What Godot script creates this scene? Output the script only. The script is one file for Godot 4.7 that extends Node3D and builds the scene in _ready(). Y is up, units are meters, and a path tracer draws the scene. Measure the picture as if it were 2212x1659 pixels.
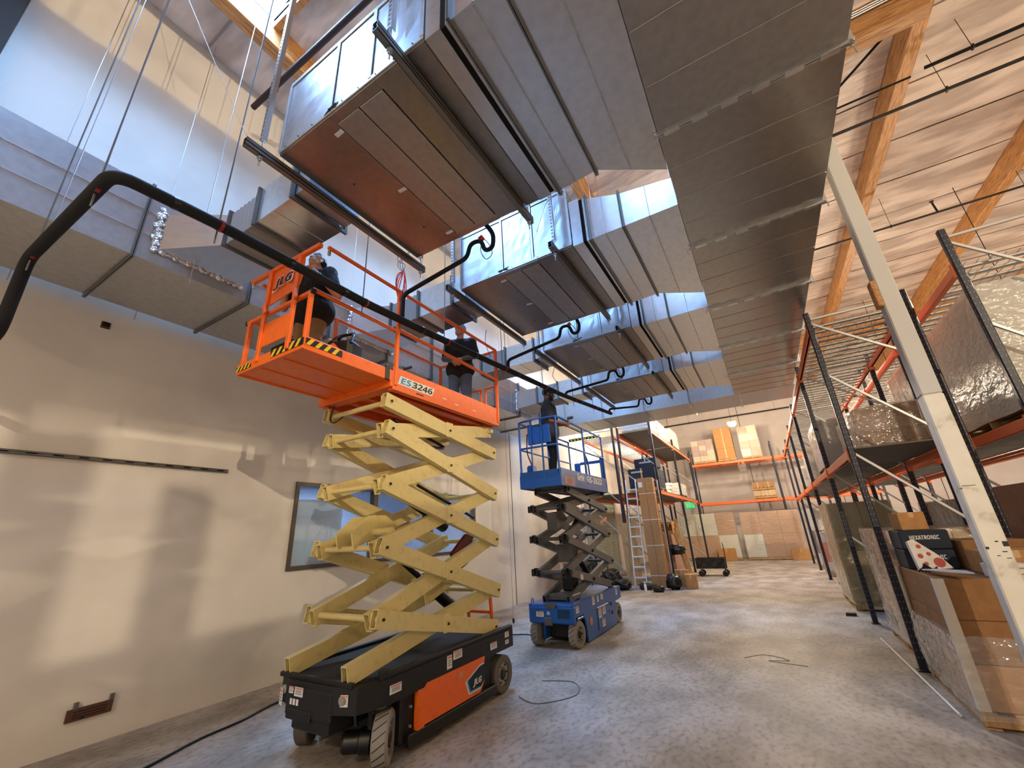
extends Node3D
# A warehouse under fit-out: ducts and air handlers overhead, two scissor lifts, pallet racks.
var S: SurfaceTool
var rng := RandomNumberGenerator.new()
var M := {}
var taken := {}
var mesh_store := {}


func _ready() -> void:
	rng.seed = 7
	view_and_light()
	make_materials()
	building()
	ceiling_things()
	ducts()
	air_handlers()
	pipes()
	orange_lift()
	blue_lift()
	racks()
	rack_loads()
	floor_things()
	people()


# ------------------------------------------------------------------ camera, sky, big lights
func view_and_light() -> void:
	var cam := Camera3D.new()
	cam.name = "camera"
	cam.keep_aspect = Camera3D.KEEP_HEIGHT
	cam.fov = 85.972
	cam.near = 0.05
	cam.far = 200.0
	cam.transform = Transform3D(Basis(Vector3.UP, deg_to_rad(29.876)) * Basis(Vector3.RIGHT, deg_to_rad(20.089)) * Basis(Vector3.BACK, deg_to_rad(-2.994)), Vector3(0, 1.8, 0))
	add_child(cam)
	cam.current = true
	var we := WorldEnvironment.new()
	we.name = "surroundings"
	var env := Environment.new()
	env.background_mode = Environment.BG_SKY
	var sky := Sky.new()
	var ps := ProceduralSkyMaterial.new()
	ps.sky_top_color = Color(0.55, 0.68, 0.9)
	ps.sky_horizon_color = Color(0.8, 0.86, 0.95)
	ps.ground_bottom_color = Color(0.35, 0.34, 0.33)
	ps.ground_horizon_color = Color(0.7, 0.72, 0.74)
	sky.sky_material = ps
	env.sky = sky
	env.tonemap_mode = Environment.TONE_MAPPER_LINEAR
	env.tonemap_exposure = 1.25
	env.sdfgi_enabled = true
	env.ssao_enabled = true
	env.ssil_enabled = true
	we.environment = env
	add_child(we)
	# daylight coming down the skylight wells (milky domes above them)
	for s in SKYLIGHTS:
		area("skylight_daylight", Vector3(s[0], 10.28, s[1]), Vector2(1.16, 2.36), Vector3.DOWN, Color(0.52, 0.74, 1.0), s[2])


const SKYLIGHTS := [[-4.6, -0.64, 58.0], [-4.6, -6.4, 58.0], [-4.6, -12.2, 58.0], [10.9, -14.0, 58.0], [-0.85, 0.9, 8.0]]  # last one is out of view, added to brighten the transition duct sides
const LAMPS := [[-0.65, 6.0, -17.3, 22.0], [-5.4, 6.0, -17.5, 15.0], [4.9, 6.1, -19.2, 30.0], [5.9, 6.1, -13.2, 26.0], [5.9, 6.08, 3.8, 52.0], [-0.65, 6.4, -23.0, 13.0], [6.4, 6.1, -9.6, 27.0], [-1.6, 6.4, 6.6, 20.0]]  # last lamp is unseen, added behind the camera as fill light


func area(called: String, at: Vector3, size: Vector2, towards: Vector3, col: Color, energy: float) -> void:
	var l := AreaLight3D.new()
	l.name = called
	l.area_size = size
	l.light_color = col
	l.light_energy = energy
	l.area_range = 60.0
	l.area_attenuation = 2.0
	l.shadow_enabled = true
	add_child(l, true)
	l.look_at_from_position(at, at + towards, Vector3.FORWARD if absf(towards.y) > 0.9 else Vector3.UP)


# ------------------------------------------------------------------ helpers
func beg() -> void:
	S = SurfaceTool.new()
	S.begin(Mesh.PRIMITIVE_TRIANGLES)


func uvof(p: Vector3, n: Vector3) -> Vector2:
	var a := n.abs()
	if a.x >= a.y and a.x >= a.z:
		return Vector2(p.z, -p.y)
	if a.y >= a.z:
		return Vector2(p.x, p.z)
	return Vector2(p.x, -p.y)


func tri(a: Vector3, b: Vector3, c: Vector3) -> void:
	var n := (c - a).cross(b - a).normalized()
	for p: Vector3 in [a, b, c]:
		S.set_normal(n)
		S.set_uv(uvof(p, n))
		S.add_vertex(p)


# four corners in order round the face; n tells which side is out
func quad(a: Vector3, b: Vector3, c: Vector3, d: Vector3, n := Vector3.ZERO) -> void:
	var f := (c - a).cross(b - a)
	if n != Vector3.ZERO and f.dot(n) < 0:
		tri(a, d, c)
		tri(a, c, b)
	else:
		tri(a, b, c)
		tri(a, c, d)


# hexahedron from two loops of four corners
func hexa(l: Array, u: Array) -> void:
	var c := Vector3.ZERO
	for p: Vector3 in l + u:
		c += p / 8.0
	var faces := [[l[0], l[1], l[2], l[3]], [u[0], u[1], u[2], u[3]]]
	for i in 4:
		var j := (i + 1) % 4
		faces.append([l[i], l[j], u[j], u[i]])
	for f: Array in faces:
		var m: Vector3 = (f[0] + f[1] + f[2] + f[3]) / 4.0
		quad(f[0], f[1], f[2], f[3], m - c)


func bx(c: Vector3, s: Vector3, b := Basis.IDENTITY) -> void:
	var h := s * 0.5
	var l := []
	var u := []
	for q: Vector2 in [Vector2(-1, -1), Vector2(1, -1), Vector2(1, 1), Vector2(-1, 1)]:
		l.append(c + b * Vector3(q.x * h.x, -h.y, q.y * h.z))
		u.append(c + b * Vector3(q.x * h.x, h.y, q.y * h.z))
	hexa(l, u)


func span(lo: Vector3, hi: Vector3) -> void:
	bx((lo + hi) * 0.5, (hi - lo).abs())


# box with chamfered edges
func cbx(c: Vector3, s: Vector3, r: float, b := Basis.IDENTITY) -> void:
	s = s.abs()
	var h := s * 0.5
	r = minf(r, minf(h.x, minf(h.y, h.z)) * 0.9)
	var v := func(sx: int, sy: int, sz: int, ax: int) -> Vector3:
		var p := Vector3(sx * h.x, sy * h.y, sz * h.z)
		var q := Vector3(sx, sy, sz) * r
		if ax != 0: p.x -= q.x
		if ax != 1: p.y -= q.y
		if ax != 2: p.z -= q.z
		return c + b * p
	for ax in 3:
		for sg: int in [-1, 1]:
			var f := []
			for q: Vector2i in [Vector2i(-1, -1), Vector2i(1, -1), Vector2i(1, 1), Vector2i(-1, 1)]:
				var t := [0, 0, 0]
				t[ax] = sg
				t[(ax + 1) % 3] = q.x
				t[(ax + 2) % 3] = q.y
				f.append(v.call(t[0], t[1], t[2], ax))
			quad(f[0], f[1], f[2], f[3], (f[0] + f[2]) * 0.5 - c)
	for ax in 3:
		for q: Vector2i in [Vector2i(-1, -1), Vector2i(1, -1), Vector2i(1, 1), Vector2i(-1, 1)]:
			var t0 := [0, 0, 0]
			t0[ax] = -1
			t0[(ax + 1) % 3] = q.x
			t0[(ax + 2) % 3] = q.y
			var t1 := t0.duplicate()
			t1[ax] = 1
			var A: Vector3 = v.call(t0[0], t0[1], t0[2], (ax + 1) % 3)
			var B: Vector3 = v.call(t1[0], t1[1], t1[2], (ax + 1) % 3)
			var C: Vector3 = v.call(t1[0], t1[1], t1[2], (ax + 2) % 3)
			var D: Vector3 = v.call(t0[0], t0[1], t0[2], (ax + 2) % 3)
			quad(A, B, C, D, (A + C) * 0.5 - c)
	for sx: int in [-1, 1]:
		for sy: int in [-1, 1]:
			for sz: int in [-1, 1]:
				var A: Vector3 = v.call(sx, sy, sz, 0)
				var B: Vector3 = v.call(sx, sy, sz, 1)
				var C: Vector3 = v.call(sx, sy, sz, 2)
				if (C - A).cross(B - A).dot(A - c) < 0:
					tri(A, C, B)
				else:
					tri(A, B, C)


func frame_of(a: Vector3, b: Vector3, up := Vector3.UP) -> Basis:
	var d := (b - a).normalized()
	if absf(d.dot(up)) > 0.99:
		up = Vector3.RIGHT if absf(d.x) < 0.9 else Vector3.BACK
	var x := up.cross(d).normalized()
	return Basis(x, d.cross(x), d)


# straight bar from a to b, w across, h along up
func bar(a: Vector3, b: Vector3, w: float, h: float, up := Vector3.UP) -> void:
	bx((a + b) * 0.5, Vector3(w, h, a.distance_to(b)), frame_of(a, b, up))


func cbar(a: Vector3, b: Vector3, w: float, h: float, r: float, up := Vector3.UP) -> void:
	cbx((a + b) * 0.5, Vector3(w, h, a.distance_to(b)), r, frame_of(a, b, up))


# open rectangular tube (walls t thick) from a to b
func rhs(a: Vector3, b: Vector3, w: float, h: float, t := 0.008, up := Vector3.UP) -> void:
	var f := frame_of(a, b, up)
	var c := (a + b) * 0.5
	var n := a.distance_to(b)
	bx(c + f.y * (h - t) * 0.5, Vector3(w, t, n), f)
	bx(c - f.y * (h - t) * 0.5, Vector3(w, t, n), f)
	bx(c + f.x * (w - t) * 0.5, Vector3(t, h - 2 * t, n), f)
	bx(c - f.x * (w - t) * 0.5, Vector3(t, h - 2 * t, n), f)


# channel: three walls, open towards -up
func chan(a: Vector3, b: Vector3, w: float, h: float, t := 0.006, up := Vector3.UP) -> void:
	var f := frame_of(a, b, up)
	var c := (a + b) * 0.5
	var n := a.distance_to(b)
	bx(c + f.y * (h - t) * 0.5, Vector3(w, t, n), f)
	bx(c + f.x * (w - t) * 0.5, Vector3(t, h, n), f)
	bx(c - f.x * (w - t) * 0.5, Vector3(t, h, n), f)
	bx(c - f.y * (h - t) * 0.5 + f.x * (w * 0.5 - w * 0.14), Vector3(w * 0.28, t, n), f)
	bx(c - f.y * (h - t) * 0.5 - f.x * (w * 0.5 - w * 0.14), Vector3(w * 0.28, t, n), f)


func smooth_pt(p: Vector3, n: Vector3, uv := Vector2.ZERO) -> void:
	S.set_normal(n)
	S.set_uv(uv)
	S.add_vertex(p)


func tube(pts: Array, r: float, n := 8, caps := true) -> void:
	var rings := []
	var nor := []
	var x := Vector3.ZERO
	for i in pts.size():
		var p: Vector3 = pts[i]
		var d: Vector3
		if i == 0: d = pts[1] - p
		elif i == pts.size() - 1: d = p - pts[i - 1]
		else: d = (pts[i + 1] - p).normalized() + (p - pts[i - 1]).normalized()
		d = d.normalized()
		if x == Vector3.ZERO:
			x = d.cross(Vector3.UP if absf(d.y) < 0.95 else Vector3.RIGHT).normalized()
		else:
			x = (x - d * x.dot(d)).normalized()
		var y := d.cross(x)
		var ring := []
		var nn := []
		for k in n:
			var an := TAU * k / n
			var o := x * cos(an) + y * sin(an)
			ring.append(p + o * r)
			nn.append(o)
		rings.append(ring)
		nor.append(nn)
	for i in pts.size() - 1:
		for k in n:
			var j := (k + 1) % n
			for q in [[i, k], [i + 1, j], [i, j], [i, k], [i + 1, k], [i + 1, j]]:
				smooth_pt(rings[q[0]][q[1]], nor[q[0]][q[1]])
	if caps:
		for e in 2:
			var i: int = 0 if e == 0 else pts.size() - 1
			var out: Vector3 = (pts[0] - pts[1]) if e == 0 else (pts[i] - pts[i - 1])
			for k in range(1, n - 1):
				var A: Vector3 = rings[i][0]
				var B: Vector3 = rings[i][k]
				var C: Vector3 = rings[i][k + 1]
				if (C - A).cross(B - A).dot(out) < 0: tri(A, C, B)
				else: tri(A, B, C)


func cyl(a: Vector3, b: Vector3, r: float, n := 12) -> void:
	tube([a, b], r, n)


# rounded polyline
func bend(pts: Array, r: float, steps := 4) -> Array:
	var out := [pts[0]]
	for i in range(1, pts.size() - 1):
		var p: Vector3 = pts[i]
		var a: Vector3 = p + (pts[i - 1] - p).limit_length(minf(r, p.distance_to(pts[i - 1]) * 0.48))
		var b: Vector3 = p + (pts[i + 1] - p).limit_length(minf(r, p.distance_to(pts[i + 1]) * 0.48))
		for k in steps + 1:
			var t := float(k) / steps
			out.append(a.lerp(p, t).lerp(p.lerp(b, t), t))
	out.append(pts[-1])
	return out


# smooth curve through points
func curve(pts: Array, step := 6) -> Array:
	var out := []
	for i in pts.size() - 1:
		var p0: Vector3 = pts[maxi(i - 1, 0)]
		var p3: Vector3 = pts[mini(i + 2, pts.size() - 1)]
		var a: Vector3 = pts[i]
		for k in step:
			out.append(a.cubic_interpolate(pts[i + 1], p0, p3, float(k) / step))
	out.append(pts[-1])
	return out


func lathe(prof: Array, at: Vector3, axis: Vector3, n := 24) -> void:
	var f := frame_of(Vector3.ZERO, axis)
	for i in prof.size() - 1:
		var a: Vector2 = prof[i]
		var b: Vector2 = prof[i + 1]
		var sl := (b - a).normalized()
		for k in n:
			var t0 := TAU * k / n
			var t1 := TAU * (k + 1) / n
			var o0 := f.x * cos(t0) + f.y * sin(t0)
			var o1 := f.x * cos(t1) + f.y * sin(t1)
			var n0 := (o0 * sl.y - f.z * sl.x)
			var n1 := (o1 * sl.y - f.z * sl.x)
			var P := [at + o0 * a.x + f.z * a.y, at + o1 * a.x + f.z * a.y, at + o1 * b.x + f.z * b.y, at + o0 * b.x + f.z * b.y]
			var N := [n0, n1, n1, n0]
			for q: int in [0, 2, 1, 0, 3, 2]:
				smooth_pt(P[q], N[q])


# flat outline given in the x-y plane of xf, extruded from z = 0 to z = depth
func prism(poly: Array, xf: Transform3D, depth: float) -> void:
	var pv := PackedVector2Array(poly)
	var ix := Geometry2D.triangulate_polygon(pv)
	var mid := Vector2.ZERO
	for p in pv: mid += p / pv.size()
	for i in range(0, ix.size(), 3):
		for e in 2:
			var z: float = depth if e else 0.0
			var A := xf * Vector3(pv[ix[i]].x, pv[ix[i]].y, z)
			var B := xf * Vector3(pv[ix[i + 1]].x, pv[ix[i + 1]].y, z)
			var C := xf * Vector3(pv[ix[i + 2]].x, pv[ix[i + 2]].y, z)
			var o := xf.basis.z * (1.0 if (e == 1) == (depth > 0) else -1.0)
			if (C - A).cross(B - A).dot(o) < 0: tri(A, C, B)
			else: tri(A, B, C)
	var ccw := not Geometry2D.is_polygon_clockwise(pv)
	for i in pv.size():
		var a := pv[i]
		var b := pv[(i + 1) % pv.size()]
		var out2 := Vector2((b - a).y, -(b - a).x) * (1.0 if ccw else -1.0)
		quad(xf * Vector3(a.x, a.y, 0), xf * Vector3(b.x, b.y, 0), xf * Vector3(b.x, b.y, depth), xf * Vector3(a.x, a.y, depth), xf.basis * Vector3(out2.x, out2.y, 0))


func fin(called: String, m: Material, parent: Node = self, label := "") -> MeshInstance3D:
	var o := MeshInstance3D.new()
	o.mesh = S.commit()
	o.material_override = m
	o.name = called if parent != self else numbered(called)
	parent.add_child(o, true)
	if label:
		o.set_meta("label", label)
	return o


func numbered(called: String) -> String:
	if not taken.has(called):
		taken[called] = 0
		return called
	taken[called] += 1
	return "%s_%03d" % [called, taken[called]]


func tag(o: Node, label: String, category: String, group := "", kind := "") -> Node:
	if label: o.set_meta("label", label)
	if category: o.set_meta("category", category)
	if group: o.set_meta("group", group)
	if kind: o.set_meta("kind", kind)
	return o


func thing(called: String, label: String, category: String, at := Vector3.ZERO, turn := 0.0, group := "") -> Node3D:
	var o := Node3D.new()
	o.name = numbered(called)
	add_child(o)
	o.position = at
	o.rotation.y = turn
	tag(o, label, category, group)
	return o


func copy(src: Node3D, at: Vector3, turn: float, label: String, called := "") -> Node3D:
	var c: Node3D = src.duplicate()
	c.name = numbered(called if called else str(src.name).rstrip("0123456789_"))
	add_child(c)
	c.position = at
	c.rotation.y = turn
	c.set_meta("label", label)
	return c


func struct(called: String, m: Material, label := "") -> MeshInstance3D:
	var o := fin(called, m)
	o.set_meta("kind", "structure")
	if label: o.set_meta("label", label)
	return o


# lettering laid on a face: at = middle, face normal z, up y
func letters(called: String, text: String, height: float, at: Vector3, right: Vector3, up: Vector3, m: Material, parent: Node, width := 0.0, slant := 0.0, thick := 0.004) -> void:
	var t := TextMesh.new()
	var f := SystemFont.new()
	f.font_names = PackedStringArray(["Droid Sans"])
	f.font_weight = 800
	t.font = f
	t.text = text
	t.font_size = 64
	t.pixel_size = 0.01
	t.depth = 0.2
	t.curve_step = 2.0
	var bb := t.get_aabb()
	var sy := height / maxf(bb.size.y, 0.01)
	var sx := sy if width == 0.0 else width / maxf(bb.size.x, 0.01)
	var o := MeshInstance3D.new()
	o.name = called
	o.mesh = t
	o.material_override = m
	var n := right.cross(up).normalized()
	var b := Basis(right * sx, (up + right * slant) * sy, n * thick / 0.2)
	o.transform = Transform3D(b, at - b * (bb.position + bb.size * 0.5))
	parent.add_child(o, true)


# ------------------------------------------------------------------ materials
func noise_tex(freq: float, cols: Array, stops: Array, size := 512, kind := FastNoiseLite.TYPE_SIMPLEX_SMOOTH, sd := 1, oct := 4) -> NoiseTexture2D:
	var n := FastNoiseLite.new()
	n.noise_type = kind
	n.seed = sd
	n.frequency = freq
	n.fractal_octaves = oct
	var t := NoiseTexture2D.new()
	t.width = size
	t.height = size
	t.seamless = true
	t.noise = n
	var g := Gradient.new()
	g.offsets = PackedFloat32Array(stops)
	var pc := PackedColorArray()
	for c: Color in cols: pc.append(c)
	g.colors = pc
	t.color_ramp = g
	return t


func noise_normal(freq: float, strength: float, size := 512, sd := 3, oct := 3) -> NoiseTexture2D:
	var n := FastNoiseLite.new()
	n.seed = sd
	n.frequency = freq
	n.fractal_octaves = oct
	var t := NoiseTexture2D.new()
	t.width = size
	t.height = size
	t.seamless = true
	t.as_normal_map = true
	t.bump_strength = strength
	t.noise = n
	return t


func mat(called: String, col: Color, rough := 0.6, metal := 0.0) -> StandardMaterial3D:
	var m := StandardMaterial3D.new()
	m.resource_name = called
	m.albedo_color = col
	m.roughness = rough
	m.metallic = metal
	M[called] = m
	return m


func tri_scale(m: StandardMaterial3D, s: Vector3, world := true) -> void:
	m.uv1_triplanar = true
	m.uv1_world_triplanar = world
	m.uv1_scale = s


func overlay(m: StandardMaterial3D, tex: Texture2D, s: Vector3) -> void:
	m.detail_enabled = true
	m.detail_albedo = tex
	m.detail_blend_mode = BaseMaterial3D.BLEND_MODE_MUL
	m.detail_uv_layer = BaseMaterial3D.DETAIL_UV_2
	m.uv2_triplanar = true
	m.uv2_world_triplanar = true
	m.uv2_scale = s


func make_materials() -> void:
	var W := Color.WHITE
	# painted tilt-up wall
	var wall := mat("wall paint", Color(0.86, 0.83, 0.78), 0.75)
	wall.albedo_texture = noise_tex(0.006, [Color(0.96, 0.96, 0.96), W], [0.3, 0.7], 512, FastNoiseLite.TYPE_SIMPLEX_SMOOTH, 5)
	tri_scale(wall, Vector3.ONE * 0.22)
	var wb := mat("back wall paint", Color(0.76, 0.72, 0.7), 0.8)
	wb.albedo_texture = wall.albedo_texture
	tri_scale(wb, Vector3.ONE * 0.2)
	var tan := mat("tan wall paint", Color(0.8, 0.72, 0.62), 0.8)
	tan.albedo_texture = wall.albedo_texture
	tri_scale(tan, Vector3.ONE * 0.25)
	# concrete
	var fl := mat("concrete floor", Color(0.72, 0.69, 0.66), 0.5)
	fl.albedo_texture = noise_tex(0.008, [Color(0.78, 0.77, 0.76), Color(0.9, 0.895, 0.89), W], [0.2, 0.5, 0.8], 1024, FastNoiseLite.TYPE_SIMPLEX_SMOOTH, 11, 6)
	tri_scale(fl, Vector3(0.16, 0.16, 0.11))
	overlay(fl, noise_tex(0.02, [Color(0.74, 0.72, 0.7), Color(0.95, 0.94, 0.93), W], [0.05, 0.4, 0.75], 1024, FastNoiseLite.TYPE_SIMPLEX_SMOOTH, 12, 6), Vector3(0.7, 0.7, 0.42))
	fl.roughness = 0.55
	# roof insulation facing
	var ins := mat("insulation facing", Color(0.86, 0.8, 0.75), 0.55, 0.08)
	ins.normal_enabled = true
	ins.normal_texture = noise_normal(0.012, 6.0, 512, 21, 3)
	ins.normal_scale = 1.0
	tri_scale(ins, Vector3(0.16, 0.3, 0.55))
	ins.albedo_texture = noise_tex(0.01, [Color(0.82, 0.8, 0.79), W], [0.3, 0.7], 256, FastNoiseLite.TYPE_SIMPLEX_SMOOTH, 22)
	# timber
	var gl := mat("glulam", Color(0.78, 0.57, 0.33), 0.55)
	gl.albedo_texture = noise_tex(0.02, [Color(0.72, 0.66, 0.6), W, Color(0.85, 0.8, 0.74)], [0.3, 0.5, 0.75], 512, FastNoiseLite.TYPE_SIMPLEX, 31)
	tri_scale(gl, Vector3(2.2, 2.2, 0.12))
	var glx := mat("sawn purlin", Color(0.72, 0.54, 0.35), 0.65)
	glx.albedo_texture = gl.albedo_texture
	tri_scale(glx, Vector3(0.12, 2.2, 2.2))
	var pal := mat("pallet timber", Color(0.72, 0.58, 0.4), 0.8)
	pal.albedo_texture = noise_tex(0.02, [Color(0.88, 0.86, 0.84), W], [0.3, 0.7], 256, FastNoiseLite.TYPE_SIMPLEX, 32)
	tri_scale(pal, Vector3(3.0, 0.4, 3.0))
	# galvanized sheet
	var spangle := noise_tex(0.035, [Color(0.95, 0.95, 0.955), Color(0.98, 0.98, 0.98), W], [0.2, 0.5, 0.8], 512, FastNoiseLite.TYPE_SIMPLEX_SMOOTH, 41, 3)
	var dent := noise_normal(0.004, 4.0, 512, 42, 1)
	for q in [["galvanized", Color(0.76, 0.77, 0.78), 0.4, 0.88], ["galvanized dull", Color(0.66, 0.655, 0.645), 0.42, 0.8], ["galvanized satin", Color(0.7, 0.69, 0.67), 0.27, 0.88], ["galvanized polished", Color(0.62, 0.6, 0.58), 0.33, 0.92], ["galvanized bright", Color(0.86, 0.87, 0.88), 0.27, 0.92]]:
		var g := mat(q[0], q[1], q[2], q[3])
		g.albedo_texture = spangle
		g.normal_enabled = true
		g.normal_texture = dent
		g.normal_scale = 0.2 if q[0] in ["galvanized bright", "galvanized satin"] else 0.1
		tri_scale(g, Vector3.ONE * 0.55)
	var fg := mat("foil", Color(0.85, 0.86, 0.88), 0.18, 1.0)
	fg.normal_enabled = true
	fg.normal_texture = noise_normal(0.06, 10.0, 256, 44)
	tri_scale(fg, Vector3.ONE * 3.0)
	mat("strut steel", Color(0.5, 0.5, 0.49), 0.4, 0.85)
	mat("bright zinc", Color(0.78, 0.79, 0.8), 0.3, 0.9)
	mat("black iron", Color(0.1, 0.085, 0.08), 0.5, 0.3)
	mat("foam insulation", Color(0.035, 0.033, 0.034), 0.85)
	mat("brown iron pipe", Color(0.2, 0.12, 0.1), 0.55, 0.3)
	mat("red clip", Color(0.55, 0.06, 0.04), 0.5)
	mat("gap black", Color(0.012, 0.012, 0.013), 0.95)
	# flexible duct connector cloth
	mat("connector cloth", Color(0.56, 0.54, 0.52), 0.75)
	# orange lift
	var scuff := noise_tex(0.02, [Color(0.93, 0.92, 0.91), Color(0.99, 0.99, 0.99), W], [0.1, 0.35, 0.8], 512, FastNoiseLite.TYPE_SIMPLEX_SMOOTH, 51, 6)
	var lo := mat("orange enamel", Color(0.93, 0.41, 0.08), 0.42)
	lo.albedo_texture = scuff
	tri_scale(lo, Vector3.ONE * 0.9, false)
	var cr := mat("cream enamel", Color(0.84, 0.77, 0.52), 0.5)
	cr.albedo_texture = scuff
	tri_scale(cr, Vector3.ONE * 0.8, false)
	mat("chassis black", Color(0.06, 0.055, 0.055), 0.6)
	mat("chassis top", Color(0.11, 0.105, 0.1), 0.75)
	mat("tyre grey", Color(0.36, 0.335, 0.31), 0.9)
	mat("tyre pale", Color(0.55, 0.53, 0.5), 0.9)
	mat("rim cream", Color(0.6, 0.57, 0.5), 0.7)
	mat("hub dark", Color(0.06, 0.06, 0.06), 0.6)
	mat("decal white", Color(0.86, 0.86, 0.85), 0.5)
	mat("decal blue", Color(0.12, 0.55, 0.75), 0.5)
	mat("decal black", Color(0.02, 0.02, 0.022), 0.5)
	mat("decal red", Color(0.62, 0.2, 0.14), 0.6)
	mat("decal pink", Color(0.8, 0.55, 0.48), 0.6)
	mat("hazard yellow", Color(0.88, 0.72, 0.08), 0.5)
	mat("hydraulic black", Color(0.03, 0.03, 0.035), 0.4)
	mat("dark red", Color(0.36, 0.03, 0.04), 0.5)
	# blue lift
	var bl := mat("blue enamel", Color(0.1, 0.34, 0.64), 0.4)
	bl.albedo_texture = scuff
	tri_scale(bl, Vector3.ONE * 0.9, false)
	var bg := mat("grey enamel", Color(0.34, 0.335, 0.33), 0.5)
	bg.albedo_texture = scuff
	tri_scale(bg, Vector3.ONE * 0.8, false)
	# racks
	mat("rack navy", Color(0.06, 0.075, 0.16), 0.45, 0.1)
	mat("rack orange", Color(0.86, 0.42, 0.22), 0.45)
	mat("rack slot", Color(0.5, 0.5, 0.52), 0.5)
	mat("rack brace", Color(0.68, 0.68, 0.68), 0.4, 0.5)
	mat("deck board", Color(0.4, 0.385, 0.36), 0.85)
	mat("deck wire", Color(0.6, 0.6, 0.6), 0.4, 0.7)
	# goods
	var fine := noise_tex(0.03, [Color(0.95, 0.94, 0.93), W], [0.3, 0.7], 256, FastNoiseLite.TYPE_SIMPLEX_SMOOTH, 61)
	for q in [["carton", Color(0.68, 0.5, 0.31)], ["carton dark", Color(0.55, 0.39, 0.23)], ["carton pale", Color(0.78, 0.68, 0.54)], ["carton navy", Color(0.1, 0.14, 0.2)], ["carton grey", Color(0.62, 0.6, 0.56)], ["carton rose", Color(0.62, 0.48, 0.42)], ["carton white", Color(0.82, 0.8, 0.77)], ["carton orange", Color(0.86, 0.4, 0.14)], ["carton black", Color(0.05, 0.05, 0.055)], ["carton mint", Color(0.8, 0.8, 0.74)]]:
		var c := mat(q[0], q[1], 0.8)
		c.albedo_texture = fine
		tri_scale(c, Vector3.ONE * 1.3, false)
	mat("tape", Color(0.75, 0.6, 0.42), 0.35)
	mat("edge board", Color(0.78, 0.75, 0.7), 0.75)
	var crinkle := noise_normal(0.012, 16.0, 512, 71, 4)
	for q in [["film clear", Color(0.92, 0.93, 0.93, 0.16), 0.12], ["film green", Color(0.85, 0.93, 0.78, 0.22), 0.14], ["film milky", Color(0.93, 0.93, 0.91, 0.5), 0.24]]:
		var f := mat(q[0], q[1], q[2])
		f.transparency = BaseMaterial3D.TRANSPARENCY_ALPHA
		f.normal_enabled = true
		f.normal_texture = crinkle
		f.normal_scale = 0.6
		tri_scale(f, Vector3(0.5, 1.1, 0.5))
	mat("bag white", Color(0.85, 0.84, 0.8), 0.55)
	mat("bag black", Color(0.025, 0.025, 0.027), 0.35)
	mat("plastic black", Color(0.02, 0.02, 0.022), 0.4)
	mat("plastic white", Color(0.85, 0.85, 0.85), 0.4)
	mat("grey cloth", Color(0.2, 0.2, 0.2), 0.9)
	mat("ladder white", Color(0.8, 0.8, 0.8), 0.45, 0.2)
	mat("aluminium", Color(0.7, 0.7, 0.7), 0.35, 0.9)
	mat("tool orange", Color(0.92, 0.4, 0.05), 0.45)
	mat("cable orange", Color(0.85, 0.2, 0.05), 0.5)
	mat("cable grey", Color(0.3, 0.29, 0.28), 0.6)
	mat("column grey", Color(0.72, 0.72, 0.72), 0.6)
	var cw := mat("column white", Color(0.85, 0.84, 0.81), 0.6)
	cw.albedo_texture = noise_tex(0.02, [Color(0.84, 0.82, 0.79), Color(0.97, 0.97, 0.96), W], [0.1, 0.3, 0.8], 256, FastNoiseLite.TYPE_SIMPLEX_SMOOTH, 81, 5)
	tri_scale(cw, Vector3.ONE * 0.8)
	mat("window frame", Color(0.33, 0.29, 0.25), 0.5, 0.3)
	var gls := mat("window glass", Color(0.85, 0.92, 1.0, 0.08), 0.03)
	gls.transparency = BaseMaterial3D.TRANSPARENCY_ALPHA
	mat("pale film", Color(0.66, 0.76, 0.85), 0.35)
	mat("office paint", Color(0.62, 0.7, 0.82), 0.8)
	mat("door grey", Color(0.62, 0.64, 0.56), 0.55, 0.2)
	mat("dark bronze", Color(0.2, 0.18, 0.16), 0.85)
	mat("rust plate", Color(0.33, 0.2, 0.15), 0.75)
	mat("exit green", Color(0.1, 0.6, 0.35), 0.5)
	# skin and clothes
	for q in [["skin tan", Color(0.7, 0.49, 0.37), 0.55], ["skin light", Color(0.76, 0.55, 0.43), 0.55], ["skin brown", Color(0.5, 0.3, 0.21), 0.55], ["hair black", Color(0.02, 0.017, 0.015), 0.6], ["tee black", Color(0.08, 0.08, 0.09), 0.9], ["tee charcoal", Color(0.19, 0.195, 0.23), 0.9], ["trousers khaki", Color(0.56, 0.45, 0.31), 0.9], ["trousers black", Color(0.018, 0.018, 0.02), 0.9], ["jeans", Color(0.32, 0.38, 0.46), 0.9], ["sleeve grey", Color(0.34, 0.34, 0.35), 0.9], ["beanie grey", Color(0.62, 0.6, 0.56), 0.95], ["boot tan", Color(0.3, 0.21, 0.13), 0.8], ["boot grey", Color(0.22, 0.22, 0.24), 0.8], ["cap black", Color(0.02, 0.02, 0.022), 0.8], ["badge orange", Color(0.8, 0.3, 0.12), 0.7]]:
		mat(q[0], q[1], q[2])
	for k in ["tee black", "tee charcoal", "trousers khaki", "jeans"]:
		M[k].normal_enabled = true
		M[k].normal_texture = noise_normal(0.02, 8.0, 256, 91, 2)
		tri_scale(M[k], Vector3(2.2, 1.1, 2.2), false)
	# things that give off light
	var lamp := mat("lamp glow", Color(1, 0.97, 0.9), 0.5)
	lamp.emission_enabled = true
	lamp.emission = Color(1.0, 0.9, 0.76)
	lamp.emission_energy_multiplier = 14.0
	var dome := mat("skylight glow", Color(0.9, 0.95, 1.0), 0.4)
	dome.emission_enabled = true
	dome.emission = Color(0.72, 0.87, 1.0)
	dome.emission_energy_multiplier = 2.6
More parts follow.
